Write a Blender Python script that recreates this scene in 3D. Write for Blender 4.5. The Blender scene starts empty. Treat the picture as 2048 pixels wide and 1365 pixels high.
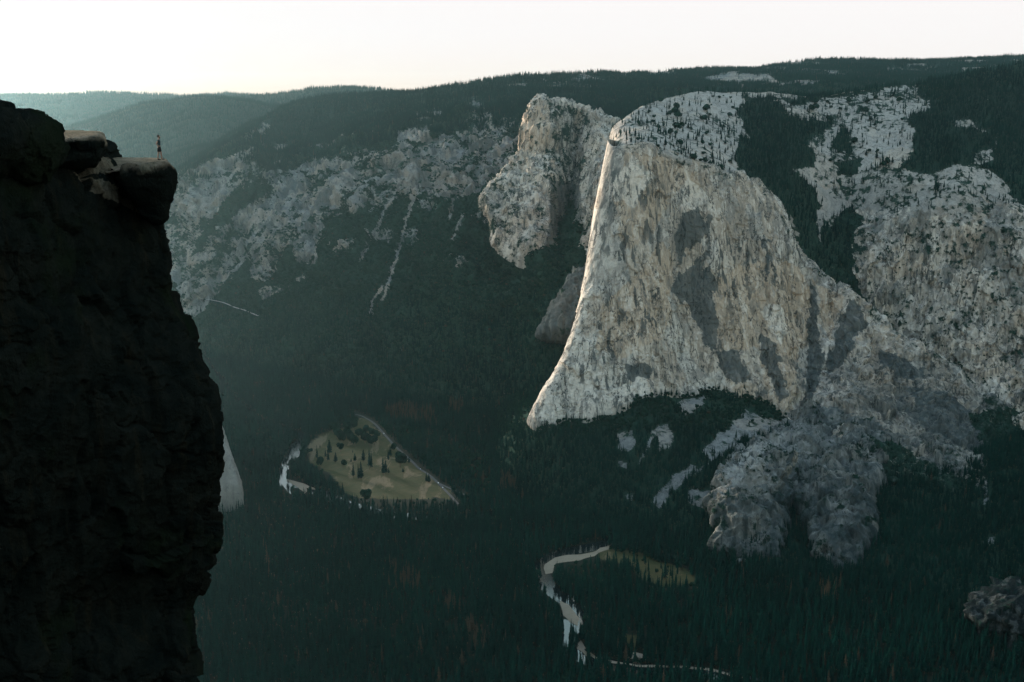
import bpy, math, random, time
import numpy as np
from mathutils import Vector, Matrix, noise as mnoise
from mathutils.bvhtree import BVHTree
T0 = time.time()
rad = math.radians
rng = np.random.default_rng(7)
random.seed(7)
sc = bpy.context.scene
COL = sc.collection

# ------------------------------------------------------------------ camera
FOC, PITCH, HC = 2370.0, rad(11.6), 1070.0       # focal length in photo pixels, pitch, height over the valley floor
cp, sp = math.cos(PITCH), math.sin(PITCH)
cam_d = bpy.data.cameras.new('camera'); cam = bpy.data.objects.new('camera', cam_d); COL.objects.link(cam)
cam.location = (0, 0, HC); cam.rotation_euler = (math.pi/2 - PITCH, 0, 0)
cam_d.sensor_width = 36.0; cam_d.lens = FOC/2048*36; cam_d.clip_start = 0.5; cam_d.clip_end = 60000
sc.camera = cam

def pt(u, v, D):
    """point at world depth y = D seen in direction (u, v); D None: where that direction meets the valley floor"""
    a, b = (u-1024)/FOC, (682.5-v)/FOC
    dx, dy, dz = a, cp+sp*b, -sp+cp*b
    if D is None:
        t = (HC-3)/(-dz)
    else:
        t = D/dy
    return (dx*t, dy*t, HC+dz*t)

def proj(P):
    x, y, z = P[:, 0], P[:, 1], P[:, 2]-HC
    f = y*cp - z*sp; up = y*sp + z*cp
    f = np.where(f < 1, 1, f)
    return 1024+FOC*x/f, 682.5-FOC*up/f, f

# ------------------------------------------------------------------ noise
def _h(i, j, k, s):
    n = (i.astype(np.uint32)*np.uint32(374761393)) ^ (j.astype(np.uint32)*np.uint32(668265263)) ^ (k.astype(np.uint32)*np.uint32(2147483647 - 1274126177)) ^ np.uint32((s*2654435761) & 0xffffffff)
    n = (n ^ (n >> np.uint32(13)))*np.uint32(1274126177)
    n = (n ^ (n >> np.uint32(16)))*np.uint32(2246822519)
    return n ^ (n >> np.uint32(15))

def perlin(P, s=0):
    P = np.asarray(P, np.float64)
    I = np.floor(P).astype(np.int64); Fr = (P-I).astype(np.float32)
    W = Fr*Fr*Fr*(Fr*(Fr*6-15)+10)
    out = np.zeros(len(P), np.float32)
    for a in (0, 1):
        wx = W[:, 0] if a else 1-W[:, 0]
        for b in (0, 1):
            wy = W[:, 1] if b else 1-W[:, 1]
            for c in (0, 1):
                wz = W[:, 2] if c else 1-W[:, 2]
                h = _h(I[:, 0]+a, I[:, 1]+b, I[:, 2]+c, s)
                gx = ((h & np.uint32(1023)).astype(np.float32)/511.5-1)
                gy = (((h >> np.uint32(10)) & np.uint32(1023)).astype(np.float32)/511.5-1)
                gz = (((h >> np.uint32(20)) & np.uint32(1023)).astype(np.float32)/511.5-1)
                out += wx*wy*wz*(gx*(Fr[:, 0]-a)+gy*(Fr[:, 1]-b)+gz*(Fr[:, 2]-c))
    return out*1.3

def fbm(P, wl, octs=4, s=0, ridged=False, zs=1.0, gain=.5):
    Q = np.array(P, np.float64)/wl; Q[:, 2] *= zs
    o = 0; a = 1.0; tot = 0
    for k in range(octs):
        n = perlin(Q, s+k*17)
        o = o + a*((1-2*np.abs(n)*1.4) if ridged else n); tot += a
        a *= gain; Q = Q*2.03+11.7
    return o/tot

def cells(P, wl, s=0, zs=1.0, wob=.35):
    """fractured blocks: a value per cell, tilted across the cell, and the gap to the next one"""
    Q = np.array(P, np.float64)/wl; Q[:, 2] *= zs
    Q = Q+np.stack([perlin(Q*2.1+7, s+90), perlin(Q*2.1+31, s+91), perlin(Q*2.1+57, s+92)], 1)*wob
    I = np.floor(Q).astype(np.int64); F1 = np.full(len(Q), 9.0); F2 = np.full(len(Q), 9.0); val = np.zeros(len(Q))
    for a in (-1, 0, 1):
        for b in (-1, 0, 1):
            for c in (-1, 0, 1):
                h = _h(I[:, 0]+a, I[:, 1]+b, I[:, 2]+c, s)
                p = np.stack([(h & np.uint32(1023))/1023., ((h >> np.uint32(10)) & np.uint32(1023))/1023., ((h >> np.uint32(20)) & np.uint32(1023))/1023.], 1)
                dd = I+[a, b, c]+p-Q; d = np.sqrt((dd**2).sum(1))
                h2 = _h(I[:, 0]+a, I[:, 1]+b, I[:, 2]+c, s+5); r = (h2 & np.uint32(1023))/511.5-1
                t = (((h2 >> np.uint32(10)) & np.uint32(1023))/511.5-1)*dd[:, 0]+(((h2 >> np.uint32(20)) & np.uint32(1023))/511.5-1)*dd[:, 2]
                m = d < F1
                F2 = np.where(m, F1, np.minimum(F2, d)); val = np.where(m, r+t*1.6, val); F1 = np.where(m, d, F1)
    return val, F2-F1

# ------------------------------------------------------------------ control nets -> surfaces
def catmull(P, ts):
    n = len(P)
    i = np.clip(np.floor(ts).astype(int), 0, n-2); f = (ts-i)
    f = f.reshape((-1,)+(1,)*(P.ndim-1))
    p0 = P[np.maximum(i-1, 0)]; p1 = P[i]; p2 = P[i+1]; p3 = P[np.minimum(i+2, n-1)]
    T = .38
    m1 = (p2-p0)*T; m2 = (p3-p1)*T
    f2 = f*f; f3 = f2*f
    return (2*f3-3*f2+1)*p1+(f3-2*f2+f)*m1+(-2*f3+3*f2)*p2+(f3-f2)*m2

def params(seg, n):
    w = np.maximum(seg/seg.sum(), .012); w /= w.sum()
    c = np.concatenate([[0], np.cumsum(w)])
    return np.interp(np.linspace(0, 1, n), c/c[-1], np.arange(len(c)))

def net(cols, nu, nv, imgspace=True):
    """cols: columns, each a list of (u,v,D) from top to bottom"""
    C = np.array([[pt(*q) for q in c] for c in cols])          # N,M,3
    I = np.array([[q[:2] for q in c] for c in cols], float)
    D = np.abs(np.diff(I, axis=0)).sum(2).mean(1) + .03*np.linalg.norm(np.diff(C, axis=0), axis=2).mean(1)
    E = np.abs(np.diff(I, axis=1)).sum(2).mean(0) + .03*np.linalg.norm(np.diff(C, axis=1), axis=2).mean(0)
    tu, tv = params(D, nu), params(E, nv)
    S = catmull(C, tu)                                         # nu,M,3
    S = catmull(np.swapaxes(S, 0, 1), tv)                      # nv,nu,3
    return S, tu, tv

def gnormals(S):
    du = np.gradient(S, axis=1); dv = np.gradient(S, axis=0)
    n = np.cross(du, dv); n /= np.linalg.norm(n, axis=2, keepdims=True)+1e-9
    # outward = towards the camera for most of the sheet
    P = S.reshape(-1, 3)-np.array([0, 0, HC])
    if (n.reshape(-1, 3)*P).sum(1).mean() > 0: n = -n
    return n

def mesh_from_grid(name, S, mat, attrs=None, smooth=True):
    nv, nu = S.shape[:2]
    V = S.reshape(-1, 3)
    idx = np.arange(nv*nu).reshape(nv, nu)
    n = gnormals(S)
    q = np.stack([idx[:-1, :-1], idx[1:, :-1], idx[1:, 1:], idx[:-1, 1:]], -1).reshape(-1, 4)
    fn = np.cross(V[q[:, 1]]-V[q[:, 0]], V[q[:, 2]]-V[q[:, 0]])
    if (fn*n.reshape(-1, 3)[q[:, 0]]).sum() < 0: q = q[:, ::-1]
    return mesh_np(name, V, q, mat, attrs, smooth)

def mesh_np(name, V, Fq, mat, attrs=None, smooth=True):
    me = bpy.data.meshes.new(name)
    k = Fq.shape[1] if len(Fq) else 4
    me.vertices.add(len(V)); me.vertices.foreach_set('co', np.ascontiguousarray(V, np.float32).ravel())
    if len(Fq):
        me.loops.add(Fq.size); me.loops.foreach_set('vertex_index', np.ascontiguousarray(Fq, np.int32).ravel())
        me.polygons.add(len(Fq)); me.polygons.foreach_set('loop_start', np.arange(0, Fq.size, k, dtype=np.int32))
        me.polygons.foreach_set('use_smooth', np.full(len(Fq), smooth))
    for nm, a in (attrs or {}).items():
        if a.ndim == 2:
            at = me.attributes.new(nm, 'FLOAT_VECTOR', 'POINT'); at.data.foreach_set('vector', np.ascontiguousarray(a, np.float32).ravel())
        else:
            at = me.attributes.new(nm, 'FLOAT', 'POINT'); at.data.foreach_set('value', np.ascontiguousarray(a, np.float32))
    me.update(calc_edges=True); me.validate()
    if mat: me.materials.append(mat)
    o = bpy.data.objects.new(name, me); COL.objects.link(o)
    return o

def tag(o, label=None, cat=None, group=None, kind=None):
    if label: o['label'] = label
    if cat: o['category'] = cat
    if group: o['group'] = group
    if kind: o['kind'] = kind
    return o

def inpoly(u, v, poly):
    poly = np.asarray(poly, float)
    m = np.zeros(len(u), bool)
    box = (u >= poly[:, 0].min()) & (u <= poly[:, 0].max()) & (v >= poly[:, 1].min()) & (v <= poly[:, 1].max())
    ii = np.nonzero(box)[0]
    if not len(ii): return m
    x, y = u[ii], v[ii]; r = np.zeros(len(ii), bool)
    j = len(poly)-1
    for i in range(len(poly)):
        xi, yi = poly[i]; xj, yj = poly[j]
        c = (yi > y) != (yj > y)
        r ^= c & (x < (xj-xi)*(y-yi)/(yj-yi+1e-12)+xi)
        j = i
    m[ii] = r
    return m

def anypoly(u, v, polys):
    m = np.zeros(len(u), bool)
    for p in polys: m |= inpoly(u, v, p)
    return m

# ------------------------------------------------------------------ material helper
class NT:
    def __init__(s, name, vol=False):
        s.m = bpy.data.materials.new(name); s.m.use_nodes = True
        s.t = s.m.node_tree; s.t.nodes.clear()
        s.out = s.n('ShaderNodeOutputMaterial')
    def n(s, typ, **kw):
        x = s.t.nodes.new(typ)
        for k, v in kw.items(): setattr(x, k, v)
        return x
    def link(s, a, b): s.t.links.new(a, b)
    def setin(s, sock, v):
        if hasattr(v, 'links'): s.link(v, sock)
        else: sock.default_value = v
    def math(s, op, a, b=0.0, c=None, clamp=False):
        x = s.n('ShaderNodeMath', operation=op); x.use_clamp = clamp
        s.setin(x.inputs[0], a); s.setin(x.inputs[1], b)
        if c is not None: s.setin(x.inputs[2], c)
        return x.outputs[0]
    def mix(s, f, a, b, blend='MIX'):
        x = s.n('ShaderNodeMix', data_type='RGBA', blend_type=blend)
        s.setin(x.inputs[0], f); s.setin(x.inputs[6], a if hasattr(a, 'links') else (*a, 1)); s.setin(x.inputs[7], b if hasattr(b, 'links') else (*b, 1))
        return x.outputs[2]
    def attr(s, name, vec=False, kind='GEOMETRY'):
        x = s.n('ShaderNodeAttribute', attribute_name=name, attribute_type=kind)
        return x.outputs['Vector'] if vec else x.outputs['Fac']
    def sep(s, v):
        x = s.n('ShaderNodeSeparateXYZ'); s.link(v, x.inputs[0]); return x.outputs
    def pos(s, scale=(1, 1, 1), rot=(0, 0, 0)):
        tc = s.n('ShaderNodeTexCoord'); mp = s.n('ShaderNodeMapping')
        mp.inputs['Scale'].default_value = scale; mp.inputs['Rotation'].default_value = rot
        s.link(tc.outputs['Object'], mp.inputs[0]); return mp.outputs[0]
    def noise(s, vec, scale, detail=4, rough=.6, dist=0.0):
        x = s.n('ShaderNodeTexNoise'); s.link(vec, x.inputs['Vector'])
        x.inputs['Scale'].default_value = scale; x.inputs['Detail'].default_value = detail
        x.inputs['Roughness'].default_value = rough; x.inputs['Distortion'].default_value = dist
        return x.outputs['Fac']
    def voro(s, vec, scale, feature='F1', rnd=1.0):
        x = s.n('ShaderNodeTexVoronoi', feature=feature); s.link(vec, x.inputs['Vector'])
        x.inputs['Scale'].default_value = scale; x.inputs['Randomness'].default_value = rnd
        return x
    def ramp(s, f, stops):
        x = s.n('ShaderNodeValToRGB'); s.setin(x.inputs[0], f)
        e = x.color_ramp.elements
        while len(e) < len(stops): e.new(.5)
        for el, (p, c) in zip(e, stops):
            el.position = p; el.color = (c, c, c, 1) if not hasattr(c, '__len__') else (*c, 1)
        return x.outputs[0]
    def rng(s, f, a, b, c=0.0, d=1.0):
        x = s.n('ShaderNodeMapRange'); s.setin(x.inputs[0], f)
        for i, v in enumerate((a, b, c, d)): x.inputs[i+1].default_value = v
        return x.outputs[0]
    def bsdf(s, col, rough=.9, spec=.2, normal=None):
        b = s.n('ShaderNodeBsdfPrincipled')
        s.setin(b.inputs['Base Color'], col if hasattr(col, 'links') else (*col, 1)); s.setin(b.inputs['Roughness'], rough)
        b.inputs['Specular IOR Level'].default_value = spec
        if normal is not None: s.link(normal, b.inputs['Normal'])
        s.link(b.outputs[0], s.out.inputs[0]); return b
    def bump(s, h, dist, strength=1.0):
        x = s.n('ShaderNodeBump'); x.inputs['Strength'].default_value = strength; x.inputs['Distance'].default_value = dist
        s.link(h, x.inputs['Height']); return x.outputs[0]

def rock_material(name, grey=(.40, .355, .295), tan=(.48, .355, .24), pale=(.70, .62, .51), dark=(.066, .076, .072),
                  veg=(.010, .024, .017), streak=1.0, dip=(0, 0, 0), sheets=1.0, bump=1.0):
    n = NT(name)
    mk = n.sep(n.attr('mk', True)); vg = n.attr('veg')
    P = n.pos()
    Ps = n.pos((1, 1, .07), dip); Pt = n.pos((1, 1, .018), dip)
    big = n.noise(P, .006, 6, .6)
    mid = n.noise(P, .035, 8, .65, .6)
    fine = n.noise(P, .16, 6, .7)
    st = n.noise(Ps, .05, 7, .65)
    st2 = n.noise(Pt, .055, 5, .6, .3)
    # exfoliation sheets: cells with wandering outlines, each with its own tone
    nz = n.n('ShaderNodeTexNoise'); n.link(P, nz.inputs['Vector']); nz.inputs['Scale'].default_value = .018; nz.inputs['Detail'].default_value = 7; nz.inputs['Roughness'].default_value = .7
    va = n.n('ShaderNodeVectorMath', operation='MULTIPLY_ADD'); n.link(nz.outputs['Color'], va.inputs[0]); va.inputs[1].default_value = (75, 75, 75); n.link(n.pos((1, 1, .42), dip), va.inputs[2])
    vs = n.voro(va.outputs[0], .016); vs2 = n.voro(va.outputs[0], .045)
    s1 = n.sep(vs.outputs['Color']); s2 = n.sep(vs2.outputs['Color'])
    c = n.mix(n.rng(big, .35, .65), grey, tuple(g*.78 for g in grey))
    c = n.mix(n.math('MULTIPLY', n.rng(s1[0], .5, .56), .55*sheets), c, tuple(.6*g for g in grey))
    c = n.mix(n.math('MULTIPLY', n.rng(s1[1], .62, .72), .5*sheets), c, pale)
    c = n.mix(n.math('MULTIPLY', n.rng(s2[0], .6, .8), .2*sheets), c, pale)
    c = n.mix(n.math('MULTIPLY', n.rng(mid, .42, .6), .2), c, pale)
    tn = n.math('MULTIPLY', n.math('MAXIMUM', mk[1], n.math('MULTIPLY', n.rng(s1[2], .6, .7), .45*sheets)), n.rng(st, .3, .55, .45, 1))
    c = n.mix(tn, c, tan)
    c = n.mix(n.math('MULTIPLY', mk[2], n.rng(mid, .3, .6, .6, 1)), c, pale)
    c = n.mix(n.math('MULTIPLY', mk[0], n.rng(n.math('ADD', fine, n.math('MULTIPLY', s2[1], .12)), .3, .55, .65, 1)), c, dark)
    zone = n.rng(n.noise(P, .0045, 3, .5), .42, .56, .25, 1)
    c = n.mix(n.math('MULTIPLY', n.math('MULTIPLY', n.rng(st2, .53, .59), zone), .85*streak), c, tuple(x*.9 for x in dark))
    c = n.mix(n.math('MULTIPLY', n.math('MULTIPLY', n.rng(st2, .45, .37), .55*streak), n.math('SUBTRACT', 1.0, n.math('MULTIPLY', mk[0], .85))), c, pale)
    c = n.mix(n.math('MULTIPLY', n.rng(st, .52, .60), .5*streak), c, (.13, .135, .125))
    # long cracks: contour lines of stretched fields
    ck = n.noise(n.pos((1, 1, .10), dip), .022, 5, .55, .4)
    ck2 = n.noise(n.pos((1, 1, .3), (.2, .55, 0)), .016, 5, .6, .5)
    k1 = n.rng(n.math('ABSOLUTE', n.math('SUBTRACT', ck, .47)), .011, .003)
    k2 = n.rng(n.math('ABSOLUTE', n.math('SUBTRACT', ck2, .5)), .010, .003)
    ks = n.math('MAXIMUM', n.math('MULTIPLY', k1, n.rng(big, .42, .5)), n.math('MULTIPLY', k2, n.rng(mid, .45, .52)))
    c = n.mix(n.math('MULTIPLY', ks, .85*sheets), c, (.03, .036, .036))
    vd = n.voro(va.outputs[0], .03, 'DISTANCE_TO_EDGE')
    e = n.math('MULTIPLY', n.rng(vd.outputs['Distance'], .035, .0), n.rng(mid, .46, .56))
    c = n.mix(n.math('MULTIPLY', e, .6), c, (.045, .055, .055))
    mott = n.rng(fine, .3, .7, .82, 1.15)
    mm = n.n('ShaderNodeMix', data_type='RGBA', blend_type='MULTIPLY'); mm.inputs[0].default_value = 1
    n.link(c, mm.inputs[6]); cc = n.n('ShaderNodeCombineXYZ')
    for i in range(3): n.link(mott, cc.inputs[i])
    n.link(cc.outputs[0], mm.inputs[7]); c = mm.outputs[2]
    vn = n.noise(P, .07, 5, .7)
    vf = n.math('ADD', vg, n.math('MULTIPLY', n.math('SUBTRACT', vn, .5), 1.6))
    vf = n.rng(vf, .40, .62)
    vcol = n.mix(n.rng(fine, .35, .65), veg, tuple(x*2.0 for x in veg))
    c = n.mix(vf, c, vcol)
    h = n.math('ADD', n.math('MULTIPLY', mid, 3.0), n.math('MULTIPLY', st2, 7.0))
    h = n.math('ADD', h, n.math('MULTIPLY', st, 5.0))
    h = n.math('ADD', h, n.math('MULTIPLY', fine, 1.2))
    h = n.math('ADD', h, n.math('MULTIPLY', s1[0], 3.0))
    h = n.math('SUBTRACT', h, n.math('MULTIPLY', n.math('ADD', e, n.math('MULTIPLY', ks, 1.5)), 2.5))
    h = n.math('ADD', h, n.math('MULTIPLY', vf, 2.5))
    n.bsdf(c, .95, .03, n.bump(h, 1.0, (.6*bump)))
    return n.m
NT.mixvec = lambda s, *a: a[0]

M = {}
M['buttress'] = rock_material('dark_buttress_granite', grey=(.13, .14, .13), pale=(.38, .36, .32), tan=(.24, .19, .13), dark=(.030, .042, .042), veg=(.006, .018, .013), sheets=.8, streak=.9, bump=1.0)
M['wall'] = rock_material('granite_wall')
M['slope'] = rock_material('broken_granite', grey=(.20, .20, .185), pale=(.33, .315, .285), streak=.6, veg=(.012, .028, .019), sheets=.7)
M['dome'] = rock_material('bare_slab_granite', grey=(.31, .285, .245), pale=(.45, .41, .35), streak=.3, veg=(.012, .026, .018), sheets=.4)

def warp(P, wl=120, amp=14, s=50):
    """wander for the edges of vegetation and stains"""
    a = fbm(P, wl, 4, s)*amp*2; b = fbm(P, wl, 4, s+5)*amp*2
    return a, b

TERR = []        # (object, scatter info)
def terrain(name, cols, nu, nv, mat, disp, attrs=None, kind='structure', label=None, cat=None):
    S, tu, tv = net(cols, nu, nv)
    P = S.reshape(-1, 3)
    d = disp(P, tu, tv, S)
    n = gnormals(S).reshape(-1, 3)
    P = P + n*d[:, None]
    S = P.reshape(S.shape)
    at = {}
    u, v, f = proj(P)
    if attrs: at = attrs(P, u, v, S)
    for k in ('veg',):
        if k not in at: at[k] = np.zeros(len(P))
    if 'mk' not in at: at['mk'] = np.zeros((len(P), 3))
    o = mesh_from_grid(name, S, mat, at)
    tag(o, label, cat, kind=kind)
    print(name, S.shape, round(time.time()-T0, 1), flush=True)
    return o, S, at

def slope_of(S):
    n = gnormals(S); return np.abs(n[..., 2]).ravel()

# ================================================================== EL CAPITAN-like main wall
W = []
def c1(*rows):  # (rim, r1, r2, r3, base) -> adds hidden rows
    a = rows[0]; b = rows[-1]
    return [(a[0]+8, a[1]+40, a[2]+420), (a[0]+2, a[1]+4, a[2]+60)]+list(rows)+[(b[0], b[1]+25, b[2]-10)]
cols_main = [
 c1((1330, 300, 4400), (1320, 430, 4400), (1300, 580, 4350), (1260, 700, 4300), (1210, 800, 4200)),
 c1((1240, 290, 3850), (1216, 430, 3780), (1193, 570, 3720), (1160, 700, 3660), (1100, 815, 3560)),
 c1((1214, 287, 3640), (1187, 430, 3560), (1166, 570, 3490), (1129, 700, 3410), (1058, 830, 3350)),
 c1((1226, 300, 3570), (1212, 430, 3500), (1196, 570, 3430), (1166, 700, 3360), (1105, 843, 3300)),
 c1((1255, 296, 3560), (1252, 430, 3490), (1245, 570, 3420), (1235, 700, 3350), (1200, 826, 3290)),
 c1((1300, 293, 3570), (1300, 430, 3500), (1300, 570, 3440), (1298, 700, 3370), (1290, 786, 3320)),
 c1((1363, 315, 3600), (1365, 430, 3550), (1368, 570, 3500), (1370, 700, 3430), (1370, 800, 3370)),
 c1((1429, 345, 3640), (1430, 450, 3590), (1432, 580, 3540), (1440, 700, 3460), (1440, 792, 3400)),
 c1((1514, 368, 3740), (1515, 480, 3650), (1515, 590, 3580), (1515, 710, 3500), (1520, 818, 3410)),
 c1((1556, 420, 3740), (1556, 520, 3650), (1556, 620, 3570), (1560, 730, 3480), (1570, 855, 3360)),
 c1((1608, 515, 3730), (1610, 600, 3660), (1610, 690, 3590), (1612, 770, 3500), (1620, 900, 3260)),
 c1((1687, 580, 3680), (1690, 650, 3600), (1690, 730, 3480), (1695, 800, 3340), (1700, 930, 3060)),
 c1((1784, 656, 3620), (1785, 710, 3540), (1785, 770, 3420), (1790, 840, 3260), (1800, 960, 2950)),
 c1((1890, 726, 3560), (1890, 770, 3480), (1890, 820, 3360), (1895, 880, 3180), (1900, 980, 2900)),
 c1((1980, 805, 3480), (1980, 830, 3430), (1980, 860, 3340), (1980, 900, 3180), (1990, 970, 2930)),
 c1((2090, 880, 3400), (2090, 890, 3360), (2090, 905, 3260), (2090, 925, 3140), (2090, 960, 2960)),
 c1((2250, 940, 3300), (2250, 945, 3260), (2250, 950, 3200), (2250, 955, 3100), (2250, 970, 2960)),
]
def disp_main(P, tu, tv, S):
    u, v, f = proj(P)
    right = np.clip((u-1500)/250, 0, 1)
    d = fbm(P, 260, 3, 3, zs=.22)*34
    d += fbm(P, 70, 4, 4, ridged=True, zs=.10)*(7+14*right)
    d += fbm(P, 95, 4, 9, zs=.3)*(5+14*right)
    fl = fbm(P, 150, 2, 21, zs=.6)
    d += np.floor(fl*9+fbm(P, 30, 3, 8)*1.3)/9*20          # exfoliation sheets with stepped edges
    cv, ce = cells(P, 85, 61, .4); d += cv*(5+6*right); cv, ce = cells(P, 34, 62, .35); d += cv*(2.2+2*right)-np.clip(.08-ce, 0, .08)*30
    d += fbm(P, 20, 3, 12, zs=.25)*(1.3+3*right)
    edge = np.clip((u-1150-(v-570)*-.42)/60, .15, 1)
    return d*np.where(v > 250, edge, 1)
darkp = [
 # the dark diorite map, other dark sheets, and shade painted in the corner cleft
 [(1392, 545), (1418, 530), (1436, 560), (1425, 600), (1437, 640), (1428, 690), (1437, 715), (1408, 690), (1402, 660), (1385, 640), (1378, 605), (1362, 610), (1366, 560)],
 [(1345, 575), (1385, 520), (1420, 500), (1395, 545), (1370, 600)],
 [(1365, 430), (1400, 420), (1420, 455), (1400, 490), (1372, 500), (1355, 540), (1350, 470)],
 [(1520, 660), (1545, 690), (1560, 720), (1575, 790), (1560, 800), (1535, 740), (1515, 690)],
 [(1432, 705), (1470, 700), (1500, 730), (1510, 760), (1470, 765), (1440, 740)],
 [(1255, 735), (1290, 728), (1310, 750), (1275, 762), (1250, 760)],
 [(1625, 560), (1640, 700), (1632, 730), (1618, 720), (1612, 600)],
 [(1415, 430), (1424, 430), (1420, 520), (1412, 515)],
 [(1530, 480), (1538, 480), (1534, 560), (1528, 540)],
 [(1618, 720), (1650, 700), (1640, 760), (1600, 850), (1585, 850), (1610, 780)],  # corner cleft where the faces meet: its shade put into the colour
 [(1700, 600), (1740, 640), (1700, 700), (1660, 760), (1650, 720)],
 [(1760, 700), (1850, 740), (1830, 760), (1760, 740)],
 [(1820, 780), (1900, 790), (1960, 840), (2048, 860), (2048, 900), (1940, 900), (1850, 860)],
]
tanp = [
 [(1245, 305), (1330, 315), (1400, 345), (1410, 400), (1330, 420), (1310, 470), (1240, 500), (1230, 380)],
 [(1428, 560), (1500, 520), (1600, 530), (1630, 640), (1600, 700), (1590, 830), (1540, 800), (1520, 700), (1440, 700), (1430, 640)],
 [(1200, 620), (1330, 480), (1350, 560), (1330, 680), (1240, 720), (1190, 700)],
 [(1630, 560), (1690, 590), (1660, 680), (1640, 640)],
 [(1740, 690), (1800, 700), (1820, 780), (1760, 850), (1735, 800)],
 [(1440, 740), (1500, 760), (1570, 820), (1540, 840), (1480, 800)],
 [(1560, 880), (1600, 850), (1585, 960), (1560, 990)],
]
palep = [
 [(1225, 350), (1270, 310), (1300, 360), (1270, 410), (1235, 400)],
 [(1190, 420), (1215, 420), (1175, 600), (1130, 760), (1090, 800), (1060, 830), (1120, 700), (1165, 560)],
 [(1120, 720), (1280, 740), (1300, 780), (1180, 835), (1080, 842)],
 [(1380, 350), (1440, 420), (1390, 430), (1340, 400)],
 [(1525, 620), (1560, 610), (1580, 660), (1560, 690), (1530, 650)],
 [(1570, 860), (1600, 820), (1615, 830), (1590, 870)],
 [(1390, 770), (1430, 745), (1440, 780), (1400, 795)],
]
def attr_main(P, u, v, S):
    a, b = warp(P, 90, 9); a2, b2 = warp(P*[1, 1, .5], 26, 7, 93)
    uu, vv = u+a+a2, v+b+b2
    mk = np.zeros((len(P), 3))
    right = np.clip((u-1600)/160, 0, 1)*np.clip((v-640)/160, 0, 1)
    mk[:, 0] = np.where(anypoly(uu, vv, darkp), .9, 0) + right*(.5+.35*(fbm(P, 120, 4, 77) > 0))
    mk[:, 1] = np.where(anypoly(uu, vv, tanp), .9, 0)*(1-.3*right)
    mk[:, 1] = np.maximum(mk[:, 1], (fbm(P, 200, 3, 31, zs=.4) > .05)*.45)
    mk[:, 2] = np.where(anypoly(uu, vv, palep), .8, 0)
    ch = fbm(P, 60, 4, 41)
    crest = np.interp(u, [1216, 1255, 1300, 1363, 1429, 1514, 1556, 1608, 1687, 1784, 1890, 1980, 2090], [300, 296, 293, 315, 345, 368, 420, 515, 580, 656, 726, 805, 880])
    dist = v-crest
    vg = np.clip(.42-dist/90, 0, .42)*(u > 1230)
    vg += np.clip((v-780)/160, 0, 1)*np.clip((u-1640)/80, 0, 1)*.42
    vg = vg + ch*.5*(vg > .02)
    ledge = anypoly(uu, vv, [[(1700, 860), (1760, 865), (1830, 910), (1900, 950), (1960, 970), (1960, 1010), (1840, 990), (1740, 960), (1690, 900)],
                             [(1930, 830), (2060, 800), (2060, 900), (1980, 900)]])
    vg = np.maximum(vg, np.where(ledge, .7, 0))
    return {'mk': np.clip(mk, 0, 1), 'veg': np.clip(vg, 0, 1)}
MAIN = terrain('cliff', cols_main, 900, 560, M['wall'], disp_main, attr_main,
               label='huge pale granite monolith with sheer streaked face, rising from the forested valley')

# ================================================================== dome, slabs and right wall behind the main face
def c2(*r):
    a = r[0]; b = r[-1]
    return [(a[0]+10, a[1]+45, a[2]+1200), (a[0]+3, a[1]+3, a[2]+120)]+list(r)+[(b[0], b[1]+40, b[2]-20)]
cols_up = [
 c2((1218, 270, 4100), (1218, 286, 4000), (1230, 306, 3850), (1245, 400, 3900), (1260, 600, 4000), (1270, 800, 4000)),
 c2((1230, 250, 4020), (1232, 270, 3860), (1240, 303, 3650), (1260, 400, 3800), (1270, 600, 3900), (1280, 800, 3950)),
 c2((1262, 227, 4080), (1258, 260, 3850), (1258, 298, 3565), (1280, 400, 3750), (1290, 600, 3850), (1290, 800, 3900)),
 c2((1320, 203, 4300), (1315, 240, 4000), (1312, 299, 3575), (1320, 400, 3750), (1330, 600, 3850), (1330, 800, 3900)),
 c2((1400, 188, 4450), (1390, 245, 4050), (1380, 322, 3610), (1390, 430, 3780), (1400, 600, 3880), (1400, 800, 3900)),
 c2((1480, 191, 4500), (1470, 250, 4150), (1452, 350, 3670), (1460, 450, 3800), (1470, 600, 3900), (1470, 800, 3900)),
 c2((1560, 196, 4550), (1555, 270, 4220), (1535, 385, 3790), (1540, 480, 3880), (1540, 600, 3950), (1540, 800, 3950)),
 c2((1640, 195, 4600), (1640, 290, 4250), (1615, 450, 3920), (1610, 540, 3840), (1620, 650, 3850), (1640, 800, 3850)),
 c2((1700, 188, 4650), (1710, 300, 4250), (1690, 470, 3980), (1690, 570, 3870), (1700, 680, 3820), (1720, 800, 3780)),
 c2((1780, 180, 4700), (1780, 300, 4200), (1770, 450, 3930), (1770, 580, 3830), (1790, 700, 3760), (1800, 860, 3650)),
 c2((1830, 177, 4700), (1850, 300, 4150), (1850, 420, 3910), (1850, 560, 3820), (1860, 700, 3700), (1870, 860, 3580)),
 c2((1900, 160, 4700), (1920, 290, 4150), (1915, 380, 3900), (1930, 540, 3780), (1940, 700, 3650), (1950, 870, 3480)),
 c2((1980, 150, 4700), (1990, 300, 4150), (1990, 420, 3850), (1995, 560, 3720), (2000, 720, 3600), (2010, 890, 3380)),
 c2((2060, 138, 4700), (2070, 310, 4150), (2070, 460, 3800), (2070, 600, 3660), (2070, 740, 3550), (2080, 900, 3330)),
 c2((2260, 125, 4700), (2260, 330, 4150), (2260, 500, 3700), (2260, 640, 3560), (2260, 760, 3450), (2260, 920, 3250)),
]
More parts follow.
